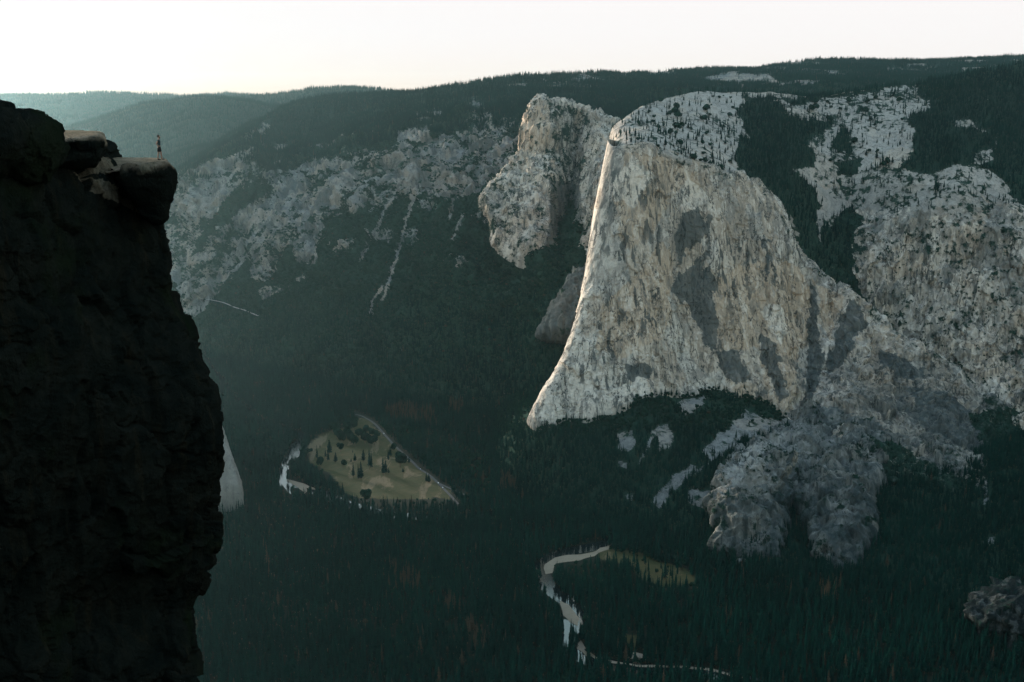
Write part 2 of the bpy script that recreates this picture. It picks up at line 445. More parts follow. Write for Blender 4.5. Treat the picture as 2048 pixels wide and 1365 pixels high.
forest_up = [
 [(1478, 215), (1500, 200), (1560, 205), (1570, 230), (1640, 240), (1660, 250), (1625, 290), (1632, 330), (1590, 335), (1640, 395), (1632, 470), (1640, 510), (1620, 535), (1595, 470), (1560, 400), (1520, 370), (1475, 350), (1470, 290), (1500, 270)],
 [(1480, 200), (1600, 190), (1830, 165), (1830, 172), (1700, 190), (1600, 205)],
 [(1832, 165), (1900, 130), (2100, 120), (2100, 420), (2040, 400), (2000, 360), (1960, 330), (1900, 330), (1850, 350), (1800, 340), (1830, 290), (1815, 240), (1860, 215), (1835, 185)],
 [(1640, 460), (1700, 420), (1730, 440), (1700, 480), (1710, 540), (1740, 600), (1760, 650), (1840, 700), (1900, 740), (1890, 760), (1780, 690), (1700, 600), (1620, 540)],
 [(1672, 320), (1730, 315), (1720, 345), (1680, 350)],
 [(1690, 250), (1710, 270), (1700, 310), (1660, 300)],
 [(1880, 350), (1900, 380), (1880, 400), (1865, 370)],
]
clear_up = [
 [(1900, 240), (1940, 240), (1970, 265), (1930, 260)], [(1950, 300), (1990, 290), (1980, 330), (1950, 325)],
 [(1870, 345), (1920, 335), (1960, 360), (2000, 420), (2048, 440), (2048, 600), (1880, 600), (1880, 400)],
]
def disp_up(P, tu, tv, S):
    u, v, f = proj(P)
    low = np.clip((v-380)/80, 0, 1)*np.clip((u-1680)/60, 0, 1)
    d = fbm(P, 300, 3, 103)*22
    d += fbm(P, 90, 4, 104)*(7+16*low)
    d += fbm(P, 60, 3, 105, ridged=True, zs=.2)*(1.5+16*low)
    d += np.floor(fbm(P, 130, 2, 121)*8+fbm(P, 30, 2, 8)*.7)/8*16*(.25+low)
    d += cells(P, 75, 161, .3)[0]*(1.5+8*low)+cells(P, 32, 162, .25)[0]*(.6+3*low)+fbm(P, 45, 3, 163, ridged=True, zs=.12)*9*low
    k = np.clip(np.minimum(np.abs(v-300)/30, 1), .15, 1)
    return d*np.where(u < 1460, k, 1)
def attr_up(P, u, v, S):
    a, b = warp(P, 110, 11)
    uu, vv = u+a, v+b
    a2, b2 = warp(P, 35, 7, 88); uu += a2; vv += b2
    mk = np.zeros((len(P), 3))
    mk[:, 1] = (fbm(P, 160, 3, 131, zs=.5) > .12)*.5
    mk[:, 1] = np.maximum(mk[:, 1], np.where(inpoly(uu, vv, [(1740, 330), (1800, 290), (1850, 300), (1840, 340), (1780, 350)]), .9, 0))
    mk[:, 2] = np.where(v < 370, .6, .15)
    low = np.clip((v-380)/80, 0, 1)*np.clip((u-1680)/60, 0, 1)
    mk[:, 0] = low*.6*(fbm(P, 90, 4, 137, zs=.35) > .06)
    sp_ = fbm(P, 22, 3, 141); sp2 = fbm(P, 110, 3, 142)
    vg = .35+sp_*.8+sp2*.55
    vg = np.where((u > 1480), vg+.06, vg)
    vg -= low*.14
    slab = anypoly(uu, vv, [[(1740, 260), (1800, 250), (1820, 290), (1760, 330), (1720, 345)], [(1585, 335), (1660, 385), (1690, 395), (1680, 430), (1635, 440), (1610, 390)],
                            [(1310, 195), (1480, 192), (1470, 215), (1300, 240)]])
    vg = np.where(slab, vg*.5, vg)
    fo = anypoly(uu, vv, forest_up) & ~anypoly(uu, vv, clear_up)
    vg = np.where(fo, .85, vg)
    return {'mk': np.clip(mk, 0, 1), 'veg': np.clip(vg, 0, 1), 'fo': fo.astype(float)}
UP = terrain('cliff', cols_up, 850, 620, M['dome'], disp_up, attr_up,
             label='rounded granite dome and slabs behind the monolith, dotted with trees, falling to a grey wall')

_me = UP[0].data; _me.materials.append(M['wall'])
_P = UP[1].reshape(-1, 3); _u, _v, _f = proj(_P); _w = fbm(_P, 80, 4, 171)*70
_ix = np.empty(len(_me.loops), np.int32); _me.loops.foreach_get('vertex_index', _ix); _ix = _ix[::4]
_me.polygons.foreach_set('material_index', ((_v+_w > 425) & (_u+_w > 1700))[_ix].astype(np.int32)); _me.update()
# ================================================================== north side of the valley
def ca(S_, R, Md, L, B, F):
    return [(S_[0], S_[1]+30, S_[2]+1800), (S_[0], S_[1]+2, S_[2]+200), S_, ((S_[0]+R[0])/2, (S_[1]*.52+R[1]*.48), S_[2]*.45+R[2]*.55), R, Md, L, B, F, (F[0], F[1]+60, pt(F[0], F[1], None)[1]-120)]
def hid(u, s, D, r=190, rD=6900):
    return ca((u, s, D), (u, r, rD), (u, 330, 6000), (u, 480, 5600), (u, 640, 5100), (u, 830, None))
cols_north = [
 ca((100, 520, 6200), (80, 560, 6000), (60, 590, 5800), (40, 620, 5600), (20, 650, 5400), (0, 690, None)),
 ca((255, 420, 5900), (230, 450, 5800), (190, 520, 5700), (160, 580, 5600), (130, 640, 5400), (100, 690, None)),
 ca((352, 350, 5900), (335, 385, 5800), (290, 480, 5650), (255, 560, 5500), (225, 630, 5320), (190, 695, None)),
 ca((425, 302, 5950), (415, 328, 5850), (370, 420, 5650), (335, 520, 5450), (305, 610, 5200), (280, 700, None)),
 ca((472, 280, 6000), (485, 305, 5850), (450, 390, 5600), (420, 500, 5350), (395, 600, 5100), (380, 705, None)),
 ca((560, 222, 7200), (545, 330, 6050), (525, 410, 5580), (495, 520, 5250), (470, 620, 5000), (460, 722, None)),
 ca((640, 200, 7500), (635, 308, 6150), (620, 390, 5600), (600, 495, 5200), (580, 610, 4900), (570, 745, None)),
 ca((705, 194, 7500), (712, 277, 6150), (700, 350, 5600), (665, 425, 5300), (680, 600, 4780), (700, 775, None)),
 ca((835, 187, 7000), (850, 250, 6000), (850, 320, 5500), (840, 392, 5200), (850, 600, 4600), (850, 800, None)),
 ca((1000, 160, 7300), (975, 243, 5950), (980, 310, 5400), (985, 400, 5050), (1000, 600, 4430), (1000, 825, None)),
 ca((1090, 155, 7500), (1080, 235, 5950), (1080, 310, 5300), (1090, 415, 4750), (1100, 580, 4200), (1090, 850, None)),
 ca((1170, 152, 7700), (1160, 222, 6000), (1170, 310, 5300), (1190, 420, 4750), (1200, 580, 4250), (1200, 850, None)),
 hid(1300, 147, 8400), hid(1400, 143, 8800), hid(1500, 139, 9000), hid(1560, 131, 9300), hid(1640, 123, 9500), hid(1700, 125, 9500), hid(1850, 125, 9500, 185), hid(2050, 116, 9500, 185), hid(2300, 112, 9500, 185)]
def disp_north(P, tu, tv, S):
    nv, nu = S.shape[:2]
    # gullies run along the columns: noise that changes across columns, slowly down them
    TU, TV = np.meshgrid(tu, tv); G = np.stack([TU.ravel()*1.6, TV.ravel()*.35, 0*TU.ravel()], 1)
    band = np.interp(TV.ravel(), [0, 3.6, 4.2, 7, 8, 9], [0, .12, 1, .8, .3, .1])
    d = (fbm(G, 1, 4, 203, ridged=True))*38*band+fbm(np.stack([TU.ravel()*4+fbm(P,300,3,209)*1.5, TV.ravel()*.8, 0*TU.ravel()], 1), 1, 3, 208, ridged=True)*14*band
    d += fbm(P, 500, 3, 204)*70*np.interp(TV.ravel(), [0, 2, 4, 8, 9], [.2, .4, 1, .3, 0])
    d += fbm(P, 130, 4, 205)*52*band+cells(P, 120, 261, .6)[0]*22*band+cells(P, 45, 262, .5)[0]*8*band
    d += np.abs(fbm(P, 60, 3, 206, ridged=True, zs=.5))*14*band
    return d
rockn = [
 [(350, 350), (420, 320), (500, 300), (530, 340), (470, 380), (440, 420), (400, 470), (350, 560), (320, 560), (330, 400)],
 [(345, 540), (480, 420), (560, 380), (640, 410), (650, 480), (560, 500), (520, 460), (470, 540), (380, 640), (350, 660)],
 [(520, 345), (640, 320), (760, 300), (880, 270), (960, 260), (1040, 290), (960, 380), (900, 400), (820, 395), (760, 370), (720, 420), (660, 430), (560, 400)],
 [(580, 460), (640, 445), (640, 525), (590, 530)],
 [(500, 470), (560, 460), (545, 560), (500, 560)],
 [(815, 225), (870, 215), (900, 230), (840, 245)], [(475, 280), (530, 245), (545, 250), (490, 290)],
 [(800, 260), (860, 250), (860, 330), (780, 340)],
 [(940, 190), (1000, 230), (1040, 250), (1030, 290), (940, 270)],
]
gul = [  # pale scree runs: polylines
 [(845, 300), (830, 360), (826, 400), (812, 440), (800, 490), (785, 540), (765, 600)],
 [(800, 370), (775, 410), (755, 450), (738, 480), (720, 520)],
 [(600, 380), (560, 430), (520, 480), (480, 530), (420, 580), (370, 620)],
 [(540, 430), (470, 520), (400, 590), (360, 630)],
 [(500, 300), (450, 370), (400, 430), (340, 490)],
 [(765, 575), (748, 600), (742, 630)], [(925, 430), (905, 480)], [(905, 400), (898, 440)],
]
def near_line(u, v, line, w):
    m = np.zeros(len(u), bool)
    L = np.array(line, float)
    bb = (u > L[:, 0].min()-w) & (u < L[:, 0].max()+w) & (v > L[:, 1].min()-w) & (v < L[:, 1].max()+w)
    ii = np.nonzero(bb)[0]; x, y = u[ii], v[ii]; r = np.full(len(ii), 1e9)
    for (x0, y0), (x1, y1) in zip(L[:-1], L[1:]):
        dx, dy = x1-x0, y1-y0; t = np.clip(((x-x0)*dx+(y-y0)*dy)/(dx*dx+dy*dy), 0, 1)
        r = np.minimum(r, np.hypot(x-x0-t*dx, y-y0-t*dy))
    m[ii] = r < w
    return m
def attr_north(P, u, v, S):
    a, b = warp(P, 160, 10); a2, b2 = warp(P, 45, 6, 71)
    uu, vv = u+a+a2, v+b+b2
    r = anypoly(uu, vv, rockn)
    g = np.zeros(len(P), bool)
    for i, l in enumerate(gul): g |= near_line(u+a*.3+a2*.5, v+b*.3+b2*.5, l, 3.2 if i else 3.5)
    sl = slope_of(S)
    n1 = fbm(P, 60, 4, 231)
    vg = np.full(len(P), .95)
    n2 = fbm(P, 170, 4, 232)
    vg = np.where(r, .40+n1*.9+n2*.9+(sl-.6)*.5, vg)
    vg = np.where(g, .22+n1*.6, vg)
    rr_ = inpoly(u, v, [(330, 300), (1050, 230), (1050, 430), (650, 540), (330, 700)]) & ~r & ~g
    vg = np.where(rr_ & (n2+n1*.6 > .22), .40+n1*.7, vg)
    vg = np.where(~rr_ & ~r & ~g & (P[:, 1] < 6900) & (n2+n1*.5 > .42), .45+n1, vg)
    far = (f_ := P[:, 1]) > 6900
    vg = np.where(far & (v < 175) & (fbm(P, 300, 3, 233) > .16), .35+n1, vg)
    vg = np.where(inpoly(u+a2, v+b2*.4, [(1390, 158), (1460, 146), (1540, 150), (1560, 166), (1450, 170)]), .25+n1*.8, vg)
    mk = np.zeros((len(P), 3)); mk[:, 2] = (n1 > .1)*.6; mk[:, 1] = (fbm(P, 220, 3, 235) > .05)*.3; mk[:, 0] = np.clip(fbm(P, 70, 4, 236, zs=.5)*5, 0, .75)
    return {'mk': mk, 'veg': np.clip(vg, 0, 1), 'fo': (vg > .7).astype(float)}
NORTH = terrain('hills', cols_north, 1150, 700, M['slope'], disp_north, attr_north,
                label='long forested and rocky north wall of the valley')

# ---- pillar formation left of the monolith
def cb(*r):
    a, b = r[0], r[-1]
    return [(a[0]+5, a[1]+25, a[2]+500), (a[0], a[1]+2, a[2]+60)]+list(r)+[(b[0], b[1]+45, b[2]-20)]
cols_pillar = [
 cb((1085, 222, 5300), (1068, 262, 5250), (1062, 305, 5200), (1030, 360, 5100), (1000, 400, 5000), (1010, 450, 4900)),
 cb((1073, 204, 5000), (1047, 255, 4930), (1042, 303, 4880), (995, 365, 4740), (962, 395, 4680), (985, 445, 4560)),
 cb((1088, 199, 4930), (1068, 255, 4820), (1068, 305, 4800), (1045, 370, 4620), (1020, 430, 4520), (1040, 490, 4430)),
 cb((1110, 207, 4900), (1108, 255, 4800), (1105, 308, 4780), (1100, 375, 4600), (1092, 440, 4500), (1092, 503, 4400)),
 cb((1135, 214, 4960), (1135, 260, 4900), (1135, 310, 4880), (1136, 375, 4800), (1132, 440, 4700), (1128, 507, 4560)),
 cb((1165, 220, 5000), (1160, 265, 4950), (1158, 310, 4900), (1156, 375, 4780), (1150, 450, 4650), (1140, 530, 4430)),
 cb((1187, 226, 4900), (1182, 262, 4850), (1178, 310, 4760), (1172, 380, 4600), (1162, 470, 4450), (1146, 575, 4200)),
 cb((1205, 228, 4880), (1202, 262, 4780), (1198, 310, 4650), (1195, 380, 4500), (1185, 480, 4350), (1165, 590, 4150)),
 cb((1235, 245, 4880), (1240, 270, 4750), (1240, 320, 4600), (1240, 400, 4450), (1240, 500, 4250), (1210, 600, 4100)),
]
def disp_pillar(P, tu, tv, S):
    return fbm(P, 150, 3, 303, zs=.4)*24+fbm(P, 60, 4, 304, ridged=True, zs=.12)*22+fbm(P, 40, 4, 305, zs=.4)*8+np.floor(fbm(P, 100, 3, 306, zs=.5)*7)/7*18+cells(P, 80, 361, .25)[0]*9+cells(P, 30, 362, .25)[0]*3
def attr_pillar(P, u, v, S):
    a, b = warp(P, 90, 6)
    mk = np.zeros((len(P), 3)); mk[:, 0] = .5; n1 = fbm(P, 50, 4, 331)
    mk[:, 0] = np.where(inpoly(u+a, v+b, [(1100, 360), (1160, 370), (1165, 460), (1140, 515), (1085, 505), (1100, 440)]), .8, 0)  # recess beside the pillar: its shade put into the colour
    mk[:, 1] = np.where(inpoly(u+a, v+b, [(1040, 215), (1100, 210), (1095, 310), (1040, 300)]), .8, 0)
    mk[:, 2] = np.where(inpoly(u+a, v+b, [(1160, 275), (1215, 270), (1215, 320), (1170, 330)]), .7, .1)
    vg = .30+n1*.8+np.where(u < 1030, .1, 0)
    v_ = inpoly(u+a, v+b, [(1090, 300), (1170, 290), (1165, 360), (1120, 375), (1085, 350)]) | inpoly(u+a, v+b, [(1095, 205), (1180, 220), (1180, 290), (1105, 280)])
    vg = np.where(v_, .5+n1*.7, vg)
    return {'mk': mk, 'veg': np.clip(vg, 0, 1)}
PILLAR = terrain('cliff', cols_pillar, 260, 330, M['wall'], disp_pillar, attr_pillar,
                 label='pillared granite wall with a rounded top beyond the left edge of the monolith')
cols_apron = [[(1175, 560, 4200), (1165, 560, 4150), (1140, 600, 4130), (1120, 640, 4130), (1110, 672, 4120), (1110, 690, 4200)],
 [(1165, 540, 4150), (1140, 562, 4080), (1116, 600, 4020), (1092, 640, 3980), (1080, 668, 3990), (1078, 692, 4160)],
 [(1190, 540, 4100), (1160, 565, 4030), (1138, 600, 3960), (1115, 640, 3900), (1105, 672, 3930), (1105, 692, 4160)],
 [(1210, 540, 4100), (1185, 570, 4000), (1170, 605, 3930), (1150, 645, 3870), (1140, 680, 3900), (1140, 700, 4160)],
 [(1240, 540, 4100), (1230, 570, 4000), (1220, 605, 3930), (1210, 645, 3870), (1200, 690, 3850), (1200, 710, 4160)]]
APRON = terrain('cliff', cols_apron, 110, 130, M['slope'], lambda P, tu, tv, S: fbm(P, 60, 4, 350)*16+fbm(P, 34, 4, 351, ridged=True, zs=.2)*20,
                lambda P, u, v, S: {'mk': np.zeros((len(P), 3))+[[.85, 0, 0]], 'veg': np.clip(.25+fbm(P, 30, 4, 352)*.6, 0, 1)},
                label='low ribbed grey rock apron beside the lower left edge of the monolith')

# ---- lower buttresses under the right part of the wall
cols_butt = [
 [(1640, 830, 3500), (1560, 850, 3500), (1500, 900, 3350), (1462, 960, 3150), (1462, 1015, 3000), (1468, 1085, 2850), (1470, 1150, 2800)],
 [(1620, 810, 3400), (1575, 850, 3350), (1500, 893, 3150), (1446, 950, 2950), (1435, 1012, 2820), (1443, 1085, 2690), (1440, 1150, 2660)],
 [(1640, 815, 3380), (1600, 850, 3290), (1540, 893, 3080), (1490, 950, 2870), (1480, 1020, 2730), (1480, 1110, 2620), (1480, 1160, 2580)],
 [(1660, 820, 3370), (1630, 858, 3260), (1580, 893, 3080), (1545, 950, 2890), (1538, 1020, 2760), (1548, 1095, 2660), (1550, 1160, 2640)],
 [(1670, 830, 3320), (1652, 868, 3215), (1618, 906, 3060), (1597, 948, 2950), (1590, 985, 2880), (1586, 1018, 2860), (1582, 1150, 2900)],
 [(1690, 840, 3300), (1680, 875, 3200), (1650, 920, 3010), (1634, 970, 2850), (1626, 1030, 2730), (1634, 1095, 2640), (1630, 1150, 2620)],
 [(1710, 840, 3250), (1705, 878, 3150), (1695, 920, 2980), (1685, 980, 2810), (1682, 1040, 2700), (1685, 1114, 2600), (1685, 1160, 2570)],
 [(1775, 850, 3250), (1768, 892, 3120), (1752, 932, 2980), (1740, 980, 2860), (1742, 1030, 2760), (1736, 1078, 2700), (1735, 1150, 2670)],
 [(1815, 860, 3400), (1800, 905, 3330), (1785, 945, 3230), (1775, 990, 3120), (1770, 1040, 3000), (1765, 1080, 2920), (1765, 1150, 2900)]]
def attr_butt(P, u, v, S):
    a, b = warp(P, 60, 6)
    mk = np.zeros((len(P), 3)); n1 = fbm(P, 35, 4, 431)
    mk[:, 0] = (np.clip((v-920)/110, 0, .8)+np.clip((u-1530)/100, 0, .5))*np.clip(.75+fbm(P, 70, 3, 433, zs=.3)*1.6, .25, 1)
    mk[:, 2] = np.where(inpoly(u+a, v+b, [(1600, 850), (1615, 865), (1530, 905), (1480, 960), (1440, 1000), (1438, 960), (1500, 895)]), .9, 0)
    mk[:, 1] = np.where(inpoly(u+a, v+b, [(1590, 900), (1600, 910), (1560, 985), (1545, 985)]), .9, 0)
    return {'mk': np.clip(mk, 0, 1), 'veg': np.clip(.30+n1*.8, 0, 1)}
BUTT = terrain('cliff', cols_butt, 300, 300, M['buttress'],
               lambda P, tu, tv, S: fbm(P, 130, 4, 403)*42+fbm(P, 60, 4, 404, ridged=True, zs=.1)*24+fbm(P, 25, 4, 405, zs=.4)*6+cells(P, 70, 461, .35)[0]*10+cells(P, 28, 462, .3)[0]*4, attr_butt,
               label='two rounded grey rock buttresses under the right part of the wall')

# ---- talus apron
cols_talus = [
 [(1000, 790, None), (1000, 800, None), (990, 850, None), (985, 900, None), (980, 960, None), (980, 990, None)],
 [(1075, 790, 3750), (1052, 815, 3550), (1040, 850, 3440), (1035, 885, 3330), (1025, 970, None), (1020, 1000, 3060)],
 [(1140, 800, 3550), (1110, 825, 3400), (1108, 860, 3260), (1105, 900, 3180), (1095, 1005, None), (1090, 1030, 2940)],
 [(1205, 780, 3480), (1200, 808, 3360), (1198, 850, 3240), (1195, 900, 3140), (1190, 1035, None), (1190, 1060, 2830)],
 [(1295, 740, 3480), (1290, 767, 3370), (1290, 820, 3250), (1290, 880, 3140), (1290, 1055, None), (1290, 1080, 2770)],
 [(1370, 750, 3540), (1370, 780, 3420), (1370, 830, 3280), (1370, 890, 3130), (1380, 1085, None), (1380, 1110, 2700)],
 [(1440, 745, 3560), (1440, 772, 3440), (1445, 830, 3290), (1450, 900, 3100), (1450, 1110, None), (1450, 1140, 2620)],
 [(1530, 770, 3560), (1530, 800, 3440), (1530, 850, 3270), (1530, 920, 3060), (1540, 1150, None), (1540, 1180, 2520)],
 [(1650, 880, 3400), (1650, 905, 3240), (1640, 950, 3080), (1630, 1000, 2920), (1640, 1140, None), (1640, 1170, 2560)],
 [(1760, 900, 3260), (1760, 925, 3100), (1760, 965, 2960), (1760, 1020, 2820), (1760, 1160, None), (1760, 1190, 2500)],
 [(1900, 920, 3150), (1900, 955, 2980), (1900, 1000, 2830), (1900, 1060, 2680), (1900, 1220, None), (1900, 1250, 2350)],
 [(2080, 860, 3240), (2080, 895, 3060), (2080, 960, 2880), (2080, 1050, 2650), (2080, 1300, None), (2080, 1330, 2130)],
 [(2300, 860, 3240), (2300, 895, 3060), (2300, 960, 2880), (2300, 1050, 2600), (2300, 1350, None), (2300, 1380, 2060)]]
scree = [
 [(1232, 870), (1262, 855), (1275, 880), (1255, 905), (1240, 905)],
 [(1300, 860), (1335, 850), (1350, 870), (1340, 895), (1320, 905), (1312, 880)],
 [(1400, 905), (1450, 860), (1490, 825), (1560, 840), (1570, 865), (1500, 880), (1450, 905), (1420, 920)],
 [(1310, 990), (1345, 950), (1385, 930), (1400, 945), (1370, 965), (1340, 990), (1320, 1015), (1300, 1010)],
 [(1380, 1000), (1440, 960), (1440, 1000), (1420, 1030), (1390, 1010)],
 [(1240, 920), (1262, 925), (1255, 940), (1240, 940)], [(1375, 985), (1400, 975), (1410, 990), (1380, 1000)],
 [(1255, 985), (1272, 985), (1265, 1000), (1250, 1000)],
 [(1355, 800), (1420, 795), (1400, 815), (1370, 835)],
 [(1965, 960), (1975, 955), (1975, 1000), (1965, 1010)], [(1965, 1080), (1990, 1075), (1990, 1088), (1970, 1088)],
]
screel = [[(1335, 850), (1305, 880), (1290, 905), (1280, 930)], [(1500, 870), (1450, 900), (1400, 940)]]
def attr_talus(P, u, v, S):
    a, b = warp(P, 60, 7, 55); a2, b2 = warp(P, 18, 4, 66)
    r = anypoly(u+a+a2, v+b+b2, scree)
    for l in screel: r |= near_line(u+a, v+b, l, 3)
    n1 = fbm(P, 25, 3, 531)
    vg = np.where(r, .32+n1*.9, .95)
    mk = np.zeros((len(P), 3)); mk[:, 2] = .2; mk[:, 0] = np.clip((v-870)/300, 0, .4)
    return {'mk': mk, 'veg': np.clip(vg, 0, 1), 'fo': (vg > .7).astype(float)}
TALUS = terrain('terrain', cols_talus, 500, 260, M['slope'],
                lambda P, tu, tv, S: (fbm(P, 160, 4, 503)*14+fbm(P, 22, 3, 504)*2.5), attr_talus)

# ---- pale slab low on the left, beyond the near cliff
cols_slab = [[(380, 800, 3150), (390, 850, 3120), (400, 900, 3080), (410, 950, 3050), (415, 990, 3020), (415, 1040, 3000)],
 [(400, 790, 3120), (415, 850, 3080), (425, 900, 3030), (432, 950, 3000), (436, 985, 2980), (436, 1030, 2980)],
 [(418, 790, 3110), (438, 850, 3070), (451, 890, 3030), (466, 930, 3000), (476, 972, 2975), (480, 1020, 2975)],
 [(425, 800, 3200), (445, 860, 3180), (458, 900, 3150), (470, 935, 3120), (482, 968, 3100), (490, 1020, 3100)],
 [(425, 830, 3400), (440, 880, 3400), (452, 910, 3400), (462, 940, 3400), (474, 975, 3400), (480, 1030, 3400)]]
SLAB = terrain('cliff', cols_slab, 90, 160, M['dome'], lambda P, tu, tv, S: fbm(P, 50, 3, 603, ridged=True, zs=.2)*4+fbm(P, 20, 3, 604)*2,
               lambda P, u, v, S: {'mk': np.zeros((len(P), 3))+[[.25, 0, 0]], 'veg': np.zeros(len(P))},
               label='steep pale rock slab low in the valley, just past the near dark cliff')

# ---- far ridges
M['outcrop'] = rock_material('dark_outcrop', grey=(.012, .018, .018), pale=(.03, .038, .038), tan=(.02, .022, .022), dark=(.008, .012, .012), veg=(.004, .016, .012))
M['far'] = rock_material('distant_forested_ridge', grey=(.16,.15,.14), pale=(.24,.22,.2), streak=.1, veg=(.016, .028, .02))
def ridge(sky, D, drop, name, seed, vrock=.12, nu=420, label=None):
    cols = []
    for u, v in sky:
        cols.append([(u, v+25, D+2500), (u, v+1, D+250), (u, v, D), (u-6, v+drop*.22, D*.94), (u-12, v+drop*.5, D*.87), (u-18, v+drop, D*.8), (u-18, v+drop*1.8, D*.76)])
    return terrain(name, cols, nu, 130, M['far'],
                   lambda P, tu, tv, S: fbm(P, D*.09, 4, seed)*D*.008+fbm(P, D*.03, 4, seed+2, ridged=True)*D*.004*np.clip((np.repeat(tv, len(tu))-1.5)/2, 0, 1),
                   lambda P, u, v, S: {'mk': np.zeros((len(P), 3)), 'veg': np.clip(.95-np.clip((fbm(P, D*.014, 5, seed+9, gain=.65)-vrock)*6, 0, 1)*.5, 0, 1), 'fo': np.ones(len(P))}, label=label)
FAR1 = ridge([(-300, 196), (-100, 194), (0, 193), (60, 190), (120, 189), (180, 187), (240, 188), (300, 192), (380, 197), (450, 195), (520, 196), (600, 200), (800, 205), (1000, 210)], 15000, 130, 'hills', 701, .4)
FAR2 = ridge([(300, 215), (380, 204), (460, 196), (540, 192), (600, 188), (660, 183), (710, 182), (760, 185), (800, 189), (860, 196), (1000, 210)], 12000, 110, 'hills', 711, .35)
FAR3 = ridge([(-100, 330), (60, 290), (140, 262), (210, 238), (290, 216), (340, 208), (390, 198), (430, 197), (470, 203), (510, 210), (580, 225), (700, 250)], 9600, 160, 'hills', 721, .24)
FAR4 = ridge([(0, 450), (150, 400), (250, 355), (345, 318), (390, 300), (430, 290), (470, 268), (510, 250), (580, 240)], 7400, 200, 'hills', 731, .3)

# ================================================================== valley floor
NG = (560, 640)
ys = np.concatenate([np.linspace(900, 5400, 520), np.linspace(5450, 16500, 60)])
xs_ = np.linspace(-1, 1, 620)
Y, X = np.meshgrid(ys, xs_, indexing='ij')
X = X*(900+Y*.55)
Z = np.zeros_like(X)
GP = np.stack([X.ravel(), Y.ravel(), Z.ravel()], 1)
gz = fbm(GP, 400, 3, 801)*.2
rise = np.clip((-300-GP[:, 0]-(GP[:, 1]-2000)*.35)/500, 0, 1)   # the ground climbs to the near side, below the camera
gz = gz + rise**1.5*0
GP[:, 2] = gz
gu, gv, gf = proj(GP)
meadow = [(712, 836), (735, 838), (765, 868), (800, 900), (845, 940), (905, 985), (900, 998), (780, 998), (715, 996), (690, 985), (665, 950), (620, 925), (612, 900), (625, 880), (655, 862), (700, 858)]
meadow2 = [(1190, 1095), (1265, 1100), (1330, 1125), (1385, 1145), (1385, 1170), (1340, 1175), (1290, 1165), (1260, 1130), (1200, 1120)]
meadow3 = [(1240, 1270), (1275, 1270), (1270, 1300), (1250, 1300)]
smallc = [(505, 768), (530, 765), (530, 780), (508, 782)]
a_, b_ = warp(GP, 60, 6, 805); a2_, b2_ = warp(GP, 18, 3, 806); a_ += a2_; b_ += b2_
mead = anypoly(gu+a_, gv+b_*.6, [meadow, meadow2, meadow3])
M_ = NT('valley_ground')
Pp = M_.pos(); n1 = M_.noise(Pp, .02, 6, .65, .8); n2 = M_.noise(Pp, .12, 5, .7); n3 = M_.noise(M_.pos((1, .25, 1), (0, 0, .5)), .02, 4, .6, 1.0)
gr = M_.mix(M_.rng(n1, .35, .65), (.038, .042, .015), (.068, .057, .026))
gr = M_.mix(M_.rng(n3, .54, .62), gr, (.125, .095, .055))
gr = M_.mix(M_.rng(n2, .55, .7), gr, (.030, .040, .016))
fl = M_.mix(n2, (.008, .013, .009), (.018, .022, .012))
M_.bsdf(M_.mix(M_.attr('meadow'), fl, gr), .95, .1, M_.bump(n2, .6))
g = mesh_from_grid('ground', GP.reshape(Y.shape+(3,)), M_.m, {'meadow': mead.astype(float)})
tag(g, kind='structure')
FLOORG = GP.reshape(Y.shape+(3,))
print('ground', round(time.time()-T0, 1), flush=True)

# ================================================================== ray casting onto what is built
def bvh_of(o):
    me = o.data; V = np.empty(len(me.vertices)*3, np.float32); me.vertices.foreach_get('co', V)
    Fq = np.empty(len(me.loops), np.int32); me.loops.foreach_get('vertex_index', Fq)
    return BVHTree.FromPolygons(V.reshape(-1, 3).tolist(), Fq.reshape(-1, 4).tolist())
# ---- coarse depth buffer of everything built, to leave out what cannot be seen
CELL = 6
ZW, ZH = 2300//CELL, 1560//CELL
zb = np.full(ZW*ZH, 1e9)
for S_ in (MAIN[1], UP[1], NORTH[1], PILLAR[1], APRON[1], BUTT[1], TALUS[1], FAR1[1], FAR2[1], FAR3[1], FAR4[1], FLOORG):
    P_ = S_.reshape(-1, 3); u_, v_, f_ = proj(P_)
    ii = ((u_+100)//CELL).astype(int); jj = ((v_+60)//CELL).astype(int)
    ok = (ii >= 0) & (ii < ZW) & (jj >= 0) & (jj < ZH) & (P_[:, 1] > 100)
    np.minimum.at(zb, jj[ok]*ZW+ii[ok], f_[ok])
zb = zb.reshape(ZH, ZW)
zm = zb.copy()
for dj in (-2, -1, 0, 1, 2):
    for di in (-2, -1, 0, 1, 2):
        zm = np.maximum(zm, np.roll(np.roll(zb, dj, 0), di, 1))
def visible(P, lift=14, marg=60):
    Q = P.copy(); Q[:, 2] += lift
    u, v, f = proj(Q)
    ii = ((u+100)//CELL).astype(int); jj = ((v+60)//CELL).astype(int)
    ok = (ii >= 0) & (ii < ZW) & (jj >= 0) & (jj < ZH)
    r = np.zeros(len(P), bool)
    z = zm[np.clip(jj, 0, ZH-1), np.clip(ii, 0, ZW-1)]
    r[ok] = (f[ok] < z[ok]+marg)
    # hidden behind the near cliff
    edge = np.interp(v, [0, 440, 500, 590, 680, 800, 900, 1000, 1120, 1220, 1340, 1500], [-200, 300, 330, 340, 370, 410, 425, 415, 400, 355, 375, 390])
    return r & (u > edge-40) & (u < 2120)

